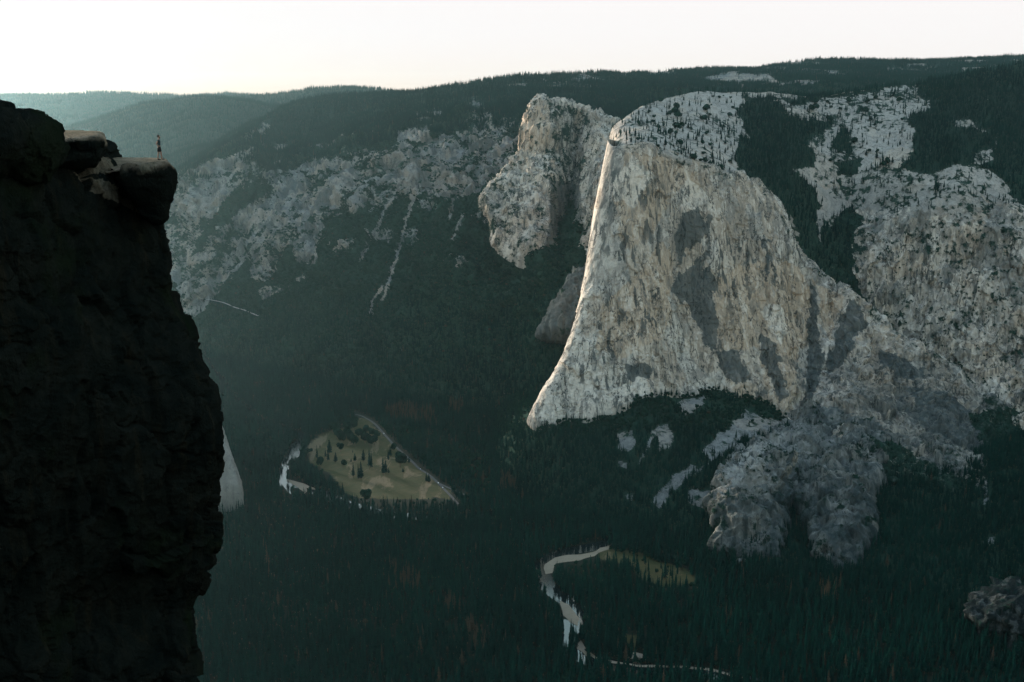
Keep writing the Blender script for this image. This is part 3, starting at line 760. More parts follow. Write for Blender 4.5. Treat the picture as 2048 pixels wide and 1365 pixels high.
def scatter(S, dens, density_per_m2, lift=14):
    """dens: per-vertex 0..1 -> points on the sheet"""
    nv, nu = S.shape[:2]
    A, B, C_, D_ = S[:-1, :-1], S[:-1, 1:], S[1:, :-1], S[1:, 1:]
    ar = .5*np.linalg.norm(np.cross(B-A, C_-A), axis=2)+.5*np.linalg.norm(np.cross(B-D_, C_-D_), axis=2)
    d1 = B-A; d2 = C_-A
    horiz = np.abs(d1[..., 0]*d2[..., 1]-d1[..., 1]*d2[..., 0])
    eff = .35*ar+.65*np.minimum(horiz, ar)
    dn = dens.reshape(nv, nu)[:-1, :-1]
    lam = eff*dn*density_per_m2
    cen = ((A+D_)/2).reshape(-1, 3)
    keep = visible(cen, lift)
    lam = np.where(keep, lam.ravel(), 0)
    k = rng.poisson(lam)
    idx = np.repeat(np.arange(len(k)), k)
    a = rng.random(len(idx))[:, None]; b = rng.random(len(idx))[:, None]
    A, B, C_, D_ = (X_.reshape(-1, 3)[idx] for X_ in (A, B, C_, D_))
    P = A*(1-a)*(1-b)+B*a*(1-b)+C_*(1-a)*b+D_*a*b
    return P, idx

# ---- tree models
def leafmat(name, col, var=.5, brown=(.055, .042, .028)):
    n = NT(name)
    t = n.attr('tint', kind='INSTANCER'); oi = n.n('ShaderNodeObjectInfo')
    r = n.math('ADD', n.math('MULTIPLY', t, .6), n.math('MULTIPLY', oi.outputs['Random'], .4), clamp=True)
    c = n.mix(r, tuple(x*(1-var*.6) for x in col), (col[0]*(1+var*1.1), col[1]*(1+var*.8), col[2]*(1+var*.5)))
    nz = n.noise(n.pos(), .35, 3, .7)
    c = n.mix(n.math('MULTIPLY', n.rng(nz, .35, .65), .5), c, tuple(x*1.9 for x in col))
    dead = n.math('GREATER_THAN', t, 1.5)
    c = n.mix(dead, c, brown)
    n.bsdf(c, 1.0, 0.0)
    return n.m
M['needle'] = leafmat('conifer_needles', (.0024, .020, .0165), 1.0)
M['leaf'] = leafmat('oak_leaves', (.007, .027, .018), .8)
bk = NT('bark'); bk.bsdf(bk.mix(bk.noise(bk.pos((1, 1, .2)), 1.2, 4), (.07, .05, .035), (.14, .10, .07)), .95, .1); M['bark'] = bk.m

def conifer(seed, H=30.0, R=4.2, whorls=13, fins=7, bare=.14, taper=.85, core=True, droop=.35):
    r = random.Random(seed); V = []; Fq = []
    z0 = H*bare
    lean = (r.uniform(-.02, .02), r.uniform(-.02, .02))
    for k in range(whorls):
        t = k/(whorls-1); z = z0+(H*.97-z0)*t
        rad_ = R*(1-t)**taper*(1 if t > .12 else .75+t*2)+.25
        for j in range(fins):
            if r.random() < .1: continue
            a = 2*math.pi*(j/fins)+r.uniform(-.35, .35)+k*.7
            L = rad_*r.uniform(.6, 1.2); zz = z+r.uniform(-.5, .5)*H/whorls
            wd = L*.42*r.uniform(.8, 1.3)+.15
            ca_, sa_ = math.cos(a), math.sin(a); cx, cy_ = lean[0]*zz, lean[1]*zz
            b = len(V)
            V += [(cx, cy_, zz+.45*H/whorls), (cx+ca_*L*.6-sa_*wd, cy_+sa_*L*.6+ca_*wd, zz-L*droop*.55), (cx+ca_*L, cy_+sa_*L, zz-L*droop+.12*L),
                  (cx+ca_*L*.6+sa_*wd, cy_+sa_*L*.6-ca_*wd, zz-L*droop*.55)]
            Fq.append((b, b+1, b+2, b+3))
    if core:
        n = 6; rings = [(z0+.2, .3), (z0+H*.12, R*.5), (H*.5, R*.36), (H*.8, R*.16), (H, .04)]
        b = len(V)
        for z, q in rings:
            for j in range(n):
                a = 2*math.pi*j/n+z; V.append((q*math.cos(a)*r.uniform(.8, 1.2)+lean[0]*z, q*math.sin(a)*r.uniform(.8, 1.2)+lean[1]*z, z))
        for i in range(len(rings)-1):
            for j in range(n):
                Fq.append((b+i*n+j, b+i*n+(j+1) % n, b+(i+1)*n+(j+1) % n, b+(i+1)*n+j))
    V.append((lean[0]*H, lean[1]*H, H*1.02)); 
    return np.array(V), np.array(Fq)

def trunkmesh(H, r0, top, n=6):
    V = []; Fq = []
    for i, (z, q) in enumerate(((-2.0, r0*1.35), (1.0, r0), (top*.5, r0*.7), (top, r0*.25))):
        for j in range(n):
            a = 2*math.pi*j/n; V.append((q*math.cos(a), q*math.sin(a), z))
        if i:
            for j in range(n): Fq.append(((i-1)*n+j, (i-1)*n+(j+1) % n, i*n+(j+1) % n, i*n+j))
    return np.array(V), np.array(Fq)

def broadleaf(seed, R=5.0, H=10.0, n=70, base=.25):
    """crown of many small leaf clumps, each a bent quad, round a ragged volume"""
    r = random.Random(seed); V = []; Fq = []
    lobes = [(r.uniform(-.4, .4)*R, r.uniform(-.4, .4)*R, H*(base+.35+r.uniform(-.05, .3)), R*r.uniform(.45, .75)) for _ in range(6)]
    for k in range(n):
        lx, ly, lz, lr = r.choice(lobes)
        d = Vector((r.gauss(0, 1), r.gauss(0, 1), r.gauss(0.25, .8))).normalized()
        c = Vector((lx, ly, lz))+d*lr*r.uniform(.75, 1.1)
        s = R*r.uniform(.16, .34)
        t1 = d.orthogonal().normalized(); t1.rotate(Matrix.Rotation(r.uniform(0, 6.28), 3, d)); t2 = d.cross(t1)
        b = len(V)
        for (p, q, h) in ((-1, -.6, -.25), (.7, -1, -.1), (1, .7, -.3), (-.6, 1, 0)):
            V.append(tuple(c+t1*s*p*r.uniform(.7, 1.2)+t2*s*q*r.uniform(.7, 1.2)+d*s*h))
        Fq.append((b, b+1, b+2, b+3))
    for lx, ly, lz, lr in lobes:                      # dense inside of each lobe
        b = len(V); q = lr*.8; nn = 6
        for i, (zz, rr) in enumerate(((-.8, .35), (-.3, .9), (.35, .85), (.85, .3))):
            for j in range(nn):
                a = 2*math.pi*j/nn+i*.5; V.append((lx+q*rr*math.cos(a)*r.uniform(.8, 1.2), ly+q*rr*math.sin(a)*r.uniform(.8, 1.2), lz+q*zz*.8))
            if i:
                for j in range(nn): Fq.append((b+(i-1)*nn+j, b+(i-1)*nn+(j+1) % nn, b+i*nn+(j+1) % nn, b+i*nn+j))
    return np.array(V), np.array(Fq)

def proto(name, VF, mat, tr=None):
    o = mesh_np(name, VF[0], VF[1], mat, smooth=False)
    if tr is not None:
        me = o.data; V0 = np.concatenate([VF[0], tr[0]]); F0 = np.concatenate([VF[1], tr[1]+len(VF[0])])
        COL.objects.unlink(o); bpy.data.objects.remove(o); bpy.data.meshes.remove(me)
        o = mesh_np(name, V0, F0, mat, smooth=False); o.data.materials.append(M['bark'])
        for p in o.data.polygons[len(VF[1]):]: p.material_index = 1
    COL.objects.unlink(o)
    return o
PR = [proto('conifer_model', conifer(1), M['needle'], trunkmesh(30, .45, 12)),
      proto('conifer_model', conifer(2, R=5.2, whorls=11, fins=6, bare=.2, taper=.7), M['needle'], trunkmesh(30, .5, 14)),
      proto('conifer_model', conifer(3, R=3.3, whorls=14, fins=6, bare=.1), M['needle'], trunkmesh(30, .45, 12)),
      proto('oak_model', broadleaf(4), M['leaf'], trunkmesh(10, .4, 5)),
      proto('bush_model', broadleaf(5, 5.0, 7.0, 60, .0), M['leaf'])]

def gn_scatter(name, P, kind, sc_w, sc_h, rot, tint, label):
    o = mesh_np(name, P, np.zeros((0, 4), int), None, {'k': kind.astype(float), 'sw': sc_w, 'sh': sc_h, 'rot': rot, 'tint': tint})
    ng = bpy.data.node_groups.new('plant_'+name, 'GeometryNodeTree')
    ng.interface.new_socket('Geometry', in_out='INPUT', socket_type='NodeSocketGeometry')
    ng.interface.new_socket('Geometry', in_out='OUTPUT', socket_type='NodeSocketGeometry')
    N = ng.nodes.new; L = ng.links.new
    gi, go = N('NodeGroupInput'), N('NodeGroupOutput'); j = N('GeometryNodeJoinGeometry')
    def na(nm):
        x = N('GeometryNodeInputNamedAttribute'); x.data_type = 'FLOAT'; x.inputs['Name'].default_value = nm
        return x.outputs['Attribute']
    cs = N('ShaderNodeCombineXYZ'); L(na('sw'), cs.inputs[0]); L(na('sw'), cs.inputs[1]); L(na('sh'), cs.inputs[2])
    cr_ = N('ShaderNodeCombineXYZ'); L(na('rot'), cr_.inputs[2])
    kk = na('k')
    for i in sorted(set(kind.tolist())):
        oi = N('GeometryNodeObjectInfo'); oi.inputs['Object'].default_value = PR[int(i)]
        cmpn = N('FunctionNodeCompare'); cmpn.data_type = 'FLOAT'; cmpn.operation = 'EQUAL'
        cmpn.inputs[1].default_value = float(i); cmpn.inputs['Epsilon'].default_value = .1; L(kk, cmpn.inputs[0])
        ip = N('GeometryNodeInstanceOnPoints')
        L(gi.outputs[0], ip.inputs['Points']); L(cmpn.outputs[0], ip.inputs['Selection']); L(oi.outputs['Geometry'], ip.inputs['Instance'])
        L(cr_.outputs[0], ip.inputs['Rotation']); L(cs.outputs[0], ip.inputs['Scale']); L(ip.outputs[0], j.inputs[0])
    L(j.outputs[0], go.inputs[0])
    md = o.modifiers.new('plants', 'NODES'); md.node_group = ng
    tag(o, label, kind='stuff')
    print(name, len(P), round(time.time()-T0, 1), flush=True)
    return o

# ---- floor features, drawn where they lie on the flat valley floor
def fl(u, v, z=1.0):
    a, b = (u-1024)/FOC, (682.5-v)/FOC
    dy, dz = cp+sp*b, -sp+cp*b
    t = (HC-z)/(-dz); return (a*t, dy*t, z)
def Z1(p): return [(x/3.057+380, y/3.057+780) for x, y in p]
def Z2(p): return [(x/3.724+950, y/3.724+1000) for x, y in p]
river_w1 = Z1([(610, 345), (645, 310), (680, 335), (660, 400), (640, 410), (622, 400), (606, 440), (604, 480), (592, 500), (568, 520), (582, 545), (602, 580), (618, 600), (612, 642), (580, 600), (543, 555), (556, 480), (572, 420), (600, 395)])
river_w2 = Z2([(470, 562), (500, 572), (540, 556), (560, 580), (575, 645), (610, 655), (606, 722), (575, 695), (552, 695), (556, 640), (528, 600), (480, 590)])
river_w3 = Z2([(652, 892), (687, 892), (684, 950), (678, 1040), (650, 1064), (643, 1050), (662, 1010), (666, 930)])
river_w4 = [(438, 755), (450, 757), (448, 788), (438, 785)]
river_w5 = Z1([(955, 700), (980, 705), (978, 720), (955, 715)])+[]
sandA = Z2([(520, 480), (600, 430), (690, 412), (780, 408), (850, 392), (895, 383), (930, 358), (1000, 338), (995, 368), (920, 392), (890, 418), (840, 432), (780, 452), (700, 460), (600, 474), (575, 545), (530, 555), (508, 510)])
sandB = Z2([(633, 748), (700, 780), (742, 830), (775, 885), (765, 938), (720, 912), (660, 860), (640, 800)])
sandC = Z2([(760, 1080), (795, 1048), (830, 1110), (832, 1168), (790, 1130), (765, 1110)])
sandD = Z2([(842, 1132), (900, 1168), (1000, 1193), (1200, 1228), (1400, 1232), (1600, 1238), (1800, 1260), (1995, 1325), (1990, 1338), (1800, 1282), (1600, 1256), (1200, 1242), (1000, 1212), (900, 1192), (850, 1160)])
sandE = Z2([(1125, 1130), (1200, 1140), (1290, 1160), (1300, 1200), (1240, 1190), (1130, 1175)])
sandF = Z1([(600, 545), (700, 575), (760, 600), (765, 612), (715, 600), (712, 640), (690, 620), (640, 585), (600, 560)])
sandG = Z2([(760, 108), (820, 130), (822, 150), (775, 128)])
clears = [river_w1, river_w2, river_w3, river_w4, river_w5, sandA, sandB, sandC, sandF, sandG]
clears += [Z2([(430, 470), (560, 410), (700, 365), (850, 335), (1000, 312), (1000, 338), (880, 375), (700, 400), (560, 440), (480, 495), (430, 495)]), Z2([(600, 640), (690, 715), (740, 760), (812, 870), (815, 912), (770, 890), (740, 830), (700, 780), (633, 748), (605, 700)])]
sand_all = [sandA, sandB, sandC, sandD, sandE, sandF, sandG]
def flat_poly(name, poly, z, mat):
    P = [fl(u, v, z) for u, v in poly]
    # finer outline with a wandering bank
    Q = []
    for i in range(len(P)):
        a = Vector(P[i]); b = Vector(P[(i+1) % len(P)]); k = max(1, int((b-a).length/12))
        for s in range(k):
            q = a.lerp(b, s/k); j = mnoise.noise_vector(q*.03)*5; Q.append((q.x+j.x, q.y+j.y, z))
    me = bpy.data.meshes.new(name); me.from_pydata(Q, [], [tuple(range(len(Q)))]); me.update()
    me.materials.append(mat); o = bpy.data.objects.new(name, me); COL.objects.link(o); tag(o, kind='structure'); return o
def ribbon(name, line, w, z, mat, world=None, kind='structure'):
    P = [Vector(q) for q in world] if world is not None else [Vector(fl(u, v, z)) for u, v in line]
    n = len(P); A = np.array([tuple(p) for p in P])
    Q = catmull(A, np.linspace(0, n-1, n*8))
    V = []; Fq = []
    for i, q in enumerate(Q):
        t = Vector(Q[min(i+1, len(Q)-1)]-Q[max(i-1, 0)]); s = Vector((t.y, -t.x, 0)).normalized()*w/2
        V += [tuple(Vector(q)-s), tuple(Vector(q)+s)]
        if i: Fq.append((2*i-2, 2*i-1, 2*i+1, 2*i))
    o = mesh_np(name, np.array(V), np.array(Fq), mat, smooth=False)
    tag(o, kind=kind); return o
wm = NT('river_water'); wb = wm.bsdf((.006, .012, .012), .06, 1.0, wm.bump(wm.noise(wm.pos(), .25, 3), .05)); wb.inputs['IOR'].default_value = 1.6
M['water'] = wm.m
sm = NT('river_sand'); sm.bsdf(sm.mix(sm.noise(sm.pos(), .05, 5), (.19, .15, .105), (.29, .23, .165)), .95, .1); M['sand'] = sm.m
am = NT('asphalt'); am.bsdf(am.mix(am.noise(am.pos(), .08, 5), (.05, .052, .052), (.085, .085, .083)), .9, .2); M['road'] = am.m
riv2 = Z2([(680, 60), (750, 100), (900, 170), (1000, 250), (1010, 310), (880, 350), (700, 385), (560, 430), (480, 500), (500, 580), (585, 680), (680, 745), (745, 800), (800, 870), (740, 930), (675, 1000), (690, 1080), (800, 1165), (900, 1205), (1100, 1240), (1400, 1270), (1700, 1290), (2000, 1345), (2300, 1420)])
ribbon('river', riv2, 46, .5, M['water'])
riv1 = [(400, 700), (420, 735), (444, 765), (470, 800), (520, 840), (600, 868), (605, 880), (592, 905), (570, 925), (560, 955), (575, 970), (605, 972), (640, 985), (690, 1008), (720, 1015), (780, 1030), (900, 1035), (1050, 1020), (1130, 1010), Z2([(680, 60)])[0]]
ribbon('river', riv1, 44, .5, M['water'])
for p in (river_w1, river_w2, river_w3, river_w4): flat_poly('river', p, .7, M['water'])
for p in sand_all: flat_poly('riverbank', p, .9, M['sand'])
rd1 = Z1([(1010, 150), (1050, 160), (1120, 200), (1165, 245), (1200, 285), (1260, 350), (1340, 420), (1400, 480), (1455, 515), (1520, 572), (1600, 655), (1640, 700)])
road1 = ribbon('road', rd1, 7.5, 1.1, M['road'])
rd2 = Z1([(1500, 560), (1560, 590), (1640, 625), (1720, 655), (1800, 670)]); ribbon('road', rd2, 7, 1.05, M['road'])
ribbon('road', Z1([(1200, 415), (1270, 420), (1320, 430), (1360, 440)]), 4, 1.0, M['sand'])

# ---- forest on the valley floor
toe = np.interp(gu, [0, 190, 280, 400, 460, 570, 700, 850, 1000, 1025, 1090, 1190, 1290, 1380, 1450, 1540, 1640, 1760, 1900, 2080, 2300],
                [690, 695, 700, 705, 722, 745, 775, 800, 825, 960, 990, 1030, 1050, 1080, 1105, 1145, 1135, 1155, 1215, 1290, 1350])
mead2 = anypoly(gu+a_, gv+b_*.6, [meadow2])
dg = np.where(gv > toe-6, 1.0, 0)*(~mead | mead2)
P, _ = scatter(FLOORG, dg*(.75+.5*(fbm(GP, 200, 3, 811) > -.1)), 1/85.0)
u, v, f = proj(P)
# no trees on water, banks, roads
near = near_line(u, v, rd1, 5) | near_line(u, v, rd2, 3) | anypoly(u, v, sand_all+[river_w1, river_w2, river_w3])
near |= near_line(u, v, riv1, 4) | near_line(u, v, riv2, 5) | anypoly(u, v, [smallc])
P = P[~near]
def tree_attrs(P, pk, hmin=.7, hmax=1.3):
    n = len(P)
    k = rng.choice(len(pk), n, p=pk)
    h = rng.uniform(hmin, hmax, n)*(1+.25*fbm(P, 150, 2, 821))
    return k, h*rng.uniform(.85, 1.15, n), h, rng.uniform(0, 6.28, n), np.clip(.42+fbm(P, 260, 4, 823)*1.3+rng.normal(0, .22, n), 0, 1)
k, sw, sh, rt, ti = tree_attrs(P, [.36, .27, .25, .12, 0], .45, 1.45)
oakz = anypoly(*proj(P)[:2], [[(835, 900), (900, 930), (960, 985), (1020, 1000), (1000, 930), (860, 870), (780, 850), (770, 870)], [(655, 855), (700, 850), (730, 850), (700, 870)]])
k = np.where(oakz & (rng.random(len(P)) < .7), 3, k)
k = np.where((k == 3), 3, k)
# the crown must not stand in front of the open water, banks or meadow as seen over the trees
bad = np.zeros(len(P), bool)
keepo = [[(x, y) for x, y in meadow]]+clears
ht = np.where(k == 3, 10.0, 30.0)*sh
for frac in (.05, .35, .65, .92):
    Q = P.copy(); Q[:, 2] += ht*frac; uu, vv, _f = proj(Q)
    lim = 1.0 if frac < .9 else .8
    bad |= anypoly(uu, vv, keepo) & (rng.random(len(P)) < lim)
bad |= anypoly(*proj(P+[0, 0, 8])[:2], [meadow2]) & (rng.random(len(P)) < .88)
rd_ = near_line(*(lambda q: (q[0], q[1]))(proj(P+[0, 0, 12])), rd1, 4); bad |= rd_
P, k, sw, sh, rt, ti = (x[~bad] for x in (P, k, sw, sh, rt, ti))
DEAD = [[(770, 812), (830, 808), (870, 825), (860, 850), (800, 840), (772, 830)], [(895, 805), (925, 800), (925, 822), (895, 822)], [(1000, 945), (1035, 950), (1035, 980), (1000, 975)],
        [(775, 1125), (840, 1150), (845, 1185), (790, 1170)], [(930, 1245), (970, 1255), (975, 1300), (935, 1290)], [(890, 1200), (910, 1200), (910, 1225), (890, 1220)], [(1640, 1170), (1680, 1170), (1680, 1200), (1640, 1200)]]
def deadtint(P, ti, base=.012, p=.6):
    uu, vv, _f = proj(P+[0, 0, 12])
    dz = anypoly(uu, vv, DEAD)
    return np.where((dz & (rng.random(len(P)) < p)) | (rng.random(len(P)) < base), 2.0, ti)
ti = deadtint(P, ti)
gn_scatter('forest', P, k, sw, sh, rt, ti, 'dense dark conifer forest covering the valley floor')

# ---- forest on the talus, slopes and plateau
Pt_, _ = scatter(TALUS[1], (TALUS[2]['veg'] > .6)*1.0, 1/75.0)
k, sw, sh, rt, ti = tree_attrs(Pt_, [.25, .15, .2, .3, .1], .45, 1.1)
uu, vv, _f = proj(Pt_); up_ = (vv < 860) & (k < 3); k = np.where((vv > 870) & (k >= 3), 1, k); k = np.where(up_ & (rng.random(len(k)) < .6), 3, k); sw = np.where(k >= 3, sw*1.15, sw); sh = np.where(k >= 3, sh*1.2, sh)
gn_scatter('forest', Pt_, k, sw, sh, rt, deadtint(Pt_, ti, .008), 'dark forest on the rubble slope at the foot of the monolith')

Pn, _ = scatter(NORTH[1], np.where(NORTH[2]['veg'] > .62, 1.0, np.where(NORTH[2]['veg'] > .42, .25, .0)), 1/95.0, 18)
uu, vv, ff = proj(Pn)
thin = (ff > 6300) & (rng.random(len(Pn)) < .45)
Pn = Pn[~thin]; uu, vv, ff = proj(Pn)
k, sw, sh, rt, ti = tree_attrs(Pn, [.4, .3, .3, 0, 0], .55, 1.15)
rimv = np.interp(uu, [335, 485, 545, 635, 712, 850, 975, 1160], [400, 318, 345, 322, 290, 262, 255, 235])
lowz = vv > rimv+8
brush = lowz & (rng.random(len(Pn)) < np.interp(vv, [250, 560, 660, 760], [.9, .85, .6, .15]))
k = np.where(brush, rng.choice([3, 4], len(Pn)), k)
sw = np.where(brush, sw*1.2, sw); sh = np.where(brush, sh*1.0, np.where(lowz & (vv < 600), sh*.65, sh)); sw = np.where(~brush & lowz & (vv < 600), sw*.7, sw)
gn_scatter('forest', Pn, k, sw, sh, rt, deadtint(Pn, ti, .012), 'brush and conifer forest on the long north wall and its plateau')

Pu, _ = scatter(UP[1], np.where(UP[2]['fo'] > .5, 1.0, np.where(UP[2]['veg'] > .48, .26, .035)), 1/85.0, 16)
k, sw, sh, rt, ti = tree_attrs(Pu, [.42, .28, .3, 0, 0], .5, 1.0)
wallz = (proj(Pu)[1] > 430) & (proj(Pu)[0] > 1700)
k = np.where(wallz | (rng.random(len(k)) < .08), 4, k); sh = np.where(k == 4, sh*.7, sh); sw = np.where(k == 4, sw*.9, sw)
gn_scatter('forest', Pu, k, sw, sh, rt, ti, 'forest in the gully and on the heights behind the monolith')

Pb = []
for S_, at, d_ in ((MAIN[1], MAIN[2], .35), (BUTT[1], BUTT[2], .5), (PILLAR[1], PILLAR[2], .5), (APRON[1], APRON[2], .6)):
    q, _ = scatter(S_, (at['veg'] > .5)*1.0, d_/70.0); Pb.append(q)
Pb = np.concatenate(Pb); k, sw, sh, rt, ti = tree_attrs(Pb, [.1, 0, .1, .2, .6], .35, .8)
gn_scatter('shrubbery', Pb, k, sw, sh, rt, ti, 'small dark shrubs clinging to ledges and cracks of the granite walls')

Pf = []
for T_, h_ in ((FAR1, 0), (FAR2, 0), (FAR3, 1), (FAR4, 2)):
    dens = (T_[2]['veg'] > .7)*1.0
    q, _ = scatter(T_[1], dens, (1/900., 1/350., 1/160.)[h_] if h_ else 1/900., 20); Pf.append(q)
Pf = np.concatenate(Pf); k, sw, sh, rt, ti = tree_attrs(Pf, [.4, .3, .3, 0, 0], .7, 1.3)
far = Pf[:, 1] > 10500
sw = np.where(far, sw*1.5, sw); sh = np.where(far, sh*1.25, sh)
gn_scatter('forest', Pf, k, sw, sh, rt, ti, 'hazy conifer forest on the far ridges at left')

# ================================================================== single trees
def surf_at(u, v, sheets):
    best = None
    for S_, (U_, V_, F_) in sheets:
        d = np.abs(U_-u)+np.abs(V_-v); ii = np.nonzero(d < 5)[0]
        if not len(ii): continue
        j = ii[np.argmin(F_[ii])]
        if best is None or F_[j] < best[1]: best = (S_.reshape(-1, 3)[j], F_[j])
    return None if best is None else best[0]
def sheet(*T): return [(t[1], proj(t[1].reshape(-1, 3))) for t in T]
TREES = {}
def tree_kind(nm, crownVF, trVF, mat):
    c = mesh_np('crown', *crownVF, mat, smooth=False); t = mesh_np('trunk', *trVF, M['bark'], smooth=False)
    COL.objects.unlink(c); COL.objects.unlink(t); TREES[nm] = (c.data, t.data)
    bpy.data.objects.remove(c); bpy.data.objects.remove(t)
for i in range(4):
    tree_kind('con%d' % i, conifer(40+i, R=(3.6, 4.6, 5.6, 4.0)[i], whorls=17, fins=8, bare=.1+.04*i, taper=(.9, .8, .65, 1.0)[i]), trunkmesh(30, .45, 14), M['needle'])
for i in range(3):
    tree_kind('oak%d' % i, broadleaf(60+i, 5.5, 11, 170), trunkmesh(11, .4, 6), M['leaf'])
def plant(name, kindname, loc, sx, sz, label, cat='tree', group=None):
    e = bpy.data.objects.new(name, None); COL.objects.link(e); e.location = loc; e.scale = (sx, sx, sz); e.rotation_euler = (0, 0, random.uniform(0, 6.28))
    tag(e, label, cat, group)
    for nm, me in zip(('crown', 'trunk'), TREES[kindname]):
        o = bpy.data.objects.new(nm, me); COL.objects.link(o); o.parent = e
    return e
mt = [(778, 420, 85, .8), (795, 355, 22, 1), (855, 395, 95, 1), (830, 420, 60, 1), (845, 432, 70, 1.2), (890, 442, 65, 1.3), (1008, 440, 55, 1), (998, 540, 95, .9),
      (1030, 548, 100, .9), (1045, 545, 112, 1.0), (1060, 440, 80, .9), (1100, 490, 135, .8), (1110, 475, 110, .8), (1182, 520, 112, .8), (1195, 515, 90, .9), (1216, 516, 45, 1.1),
      (1212, 430, 75, .9), (1225, 410, 70, 1), (1303, 506, 30, 1.4), (790, 545, 70, .8), (830, 600, 60, 1), (850, 610, 75, 1), (865, 605, 60, 1), (935, 660, 100, .9), (880, 640, 50, 1),
      (740, 560, 90, 1), (760, 590, 85, 1), (720, 530, 70, 1), (995, 385, 22, 1.3), (985, 442, 25, 1.3), (1340, 450, 45, 1.1), (960, 680, 60, 1), (1020, 670, 30, 1.2),
      (705, 500, 60, 1.1), (750, 500, 50, 1.1), (800, 600, 70, 1), (1445, 560, 60, 1.3), (1460, 565, 55, 1.4)]
where = 'dark conifer standing alone in the dry meadow beside the river bend'
for i, (x, y, h, wd) in enumerate(mt):
    (u, v), = Z1([(x, y)]); base = fl(u, v, 0.0)
    Hm = h/3.057/FOC*base[1]*1.06; s = Hm/30
    lab = 'slim dark conifer in the clumps standing in the dry meadow by the river'
    if h >= 130: lab = 'tallest conifer of the meadow, its bare trunk showing, right of the middle clump'
    elif h <= 32: lab = 'small conifer sapling standing on open dry meadow grass'
    elif i == 0: lab = 'tall narrow conifer alone at the upper left of the dry meadow'
    plant('pine_tree', 'con%d' % (i % 4), base, s*wd*1.25, s, lab, group='conifers of the dry meadow' if 'clumps' in lab or 'sapling' in lab else None)
ot = [(795, 470, 55), (940, 475, 45), (1285, 475, 85), (1245, 375, 45), (1280, 408, 30), (1075, 695, 80), (1315, 455, 40), (870, 260, 60), (900, 300, 60), (930, 330, 70), (960, 300, 60), (985, 330, 60), (1010, 345, 60),
      (1040, 300, 60), (1070, 330, 65), (1100, 345, 60), (1130, 340, 60), (1110, 290, 50), (1080, 270, 50), (960, 260, 55), (1000, 250, 60), (900, 250, 50), (1010, 215, 50), (930, 220, 50), (970, 210, 45),
      (1140, 300, 50), (920, 380, 50), (700, 420, 45), (720, 400, 40), (690, 400, 45), (740, 385, 25), (1200, 260, 40), (1225, 290, 45), (1290, 340, 40), (1330, 370, 45), (1380, 420, 45), (1430, 450, 50), (1480, 470, 50)]
for i, (x, y, h) in enumerate(ot):
    (u, v), = Z1([(x, y)]); base = fl(u, v, 0.0); Hm = h/3.057/FOC*base[1]*1.05; s = Hm/11
    lab, gp = 'round leafy oak in the grove at the top of the dry meadow', 'oaks of the meadow grove'
    if i in (2,): lab, gp = 'broad round oak near the road on the right side of the meadow', None
    elif i == 5: lab, gp = 'big round dark tree breaking the near edge of the meadow', None
    elif i in (0, 1, 3, 4, 6): lab, gp = 'small round oak standing out in the open meadow grass', 'lone oaks in the open meadow'
    elif x > 1180: lab, gp = 'round leafy tree in the row along the valley road', 'roadside trees'
    plant('oak_tree', 'oak%d' % (i % 3), base, s*.95, s, lab, group=gp)

# trees on the bare rock above the wall
shU = sheet(UP)
domez = [(1240, 285), (1265, 235), (1320, 200), (1400, 190), (1475, 195), (1470, 300), (1480, 350), (1540, 390), (1590, 470), (1570, 440), (1500, 365), (1430, 340), (1360, 312), (1300, 292)]
slabz = [(1680, 200), (1830, 180), (1840, 230), (1815, 290), (1770, 340), (1700, 345), (1660, 320), (1690, 260), (1600, 235), (1560, 205), (1640, 200)]
def sprinkle(zone, n, label, group, hmin, hmax, mind):
    out = []; tries = 0; z = np.array(zone)
    while len(out) < n and tries < n*40:
        tries += 1
        u = random.uniform(z[:, 0].min(), z[:, 0].max()); v = random.uniform(z[:, 1].min(), z[:, 1].max())
        if not inpoly(np.array([u]), np.array([v]), zone)[0]: continue
        if any(abs(u-a)+abs(v-b)*1.5 < mind for a, b in out): continue
        p = surf_at(u, v, shU)
        if p is None: continue
        out.append((u, v)); H_ = random.uniform(hmin, hmax)*(1.25 if random.random() < .2 else 1)
        kn = random.choice(['con0', 'con1', 'con2', 'con2', 'con3', 'oak0']) if H_ > 12 else random.choice(['oak0', 'oak1', 'oak2', 'con2'])
        s = H_/(30 if kn[0] == 'c' else 11)
        plant('pine_tree' if kn[0] == 'c' else 'scrub_tree', kn, tuple(p-[0, 0, .5]), s*random.uniform(1.1, 1.6), s, label if kn[0] == 'c' else label.replace('conifer', 'round scrubby tree'), group=group if kn[0] == 'c' else group.replace('conifers', 'scrub'))
sprinkle(domez, 150, 'dark conifer rooted on the bare rounded dome above the big wall', 'conifers on the bare dome', 9, 24, 11)
sprinkle(slabz, 70, 'dark conifer dotted on the pale slab right of the dome', 'conifers on the pale upper slab', 9, 24, 11)

# ---- mountain road cut into the left slope, draped
shN = sheet(NORTH)
rp = []
for u, v in [(372, 566), (400, 592), (420, 600), (442, 606), (470, 612), (492, 620), (515, 630)]:
    p = surf_at(u, v, shN)
    if p is not None: rp.append(tuple(p+[0, -3, 3]))
gm = NT('gravel'); gm.bsdf((.36, .34, .32), .95, .1)
ribbon('road', None, 9, 0, gm.m, world=rp)

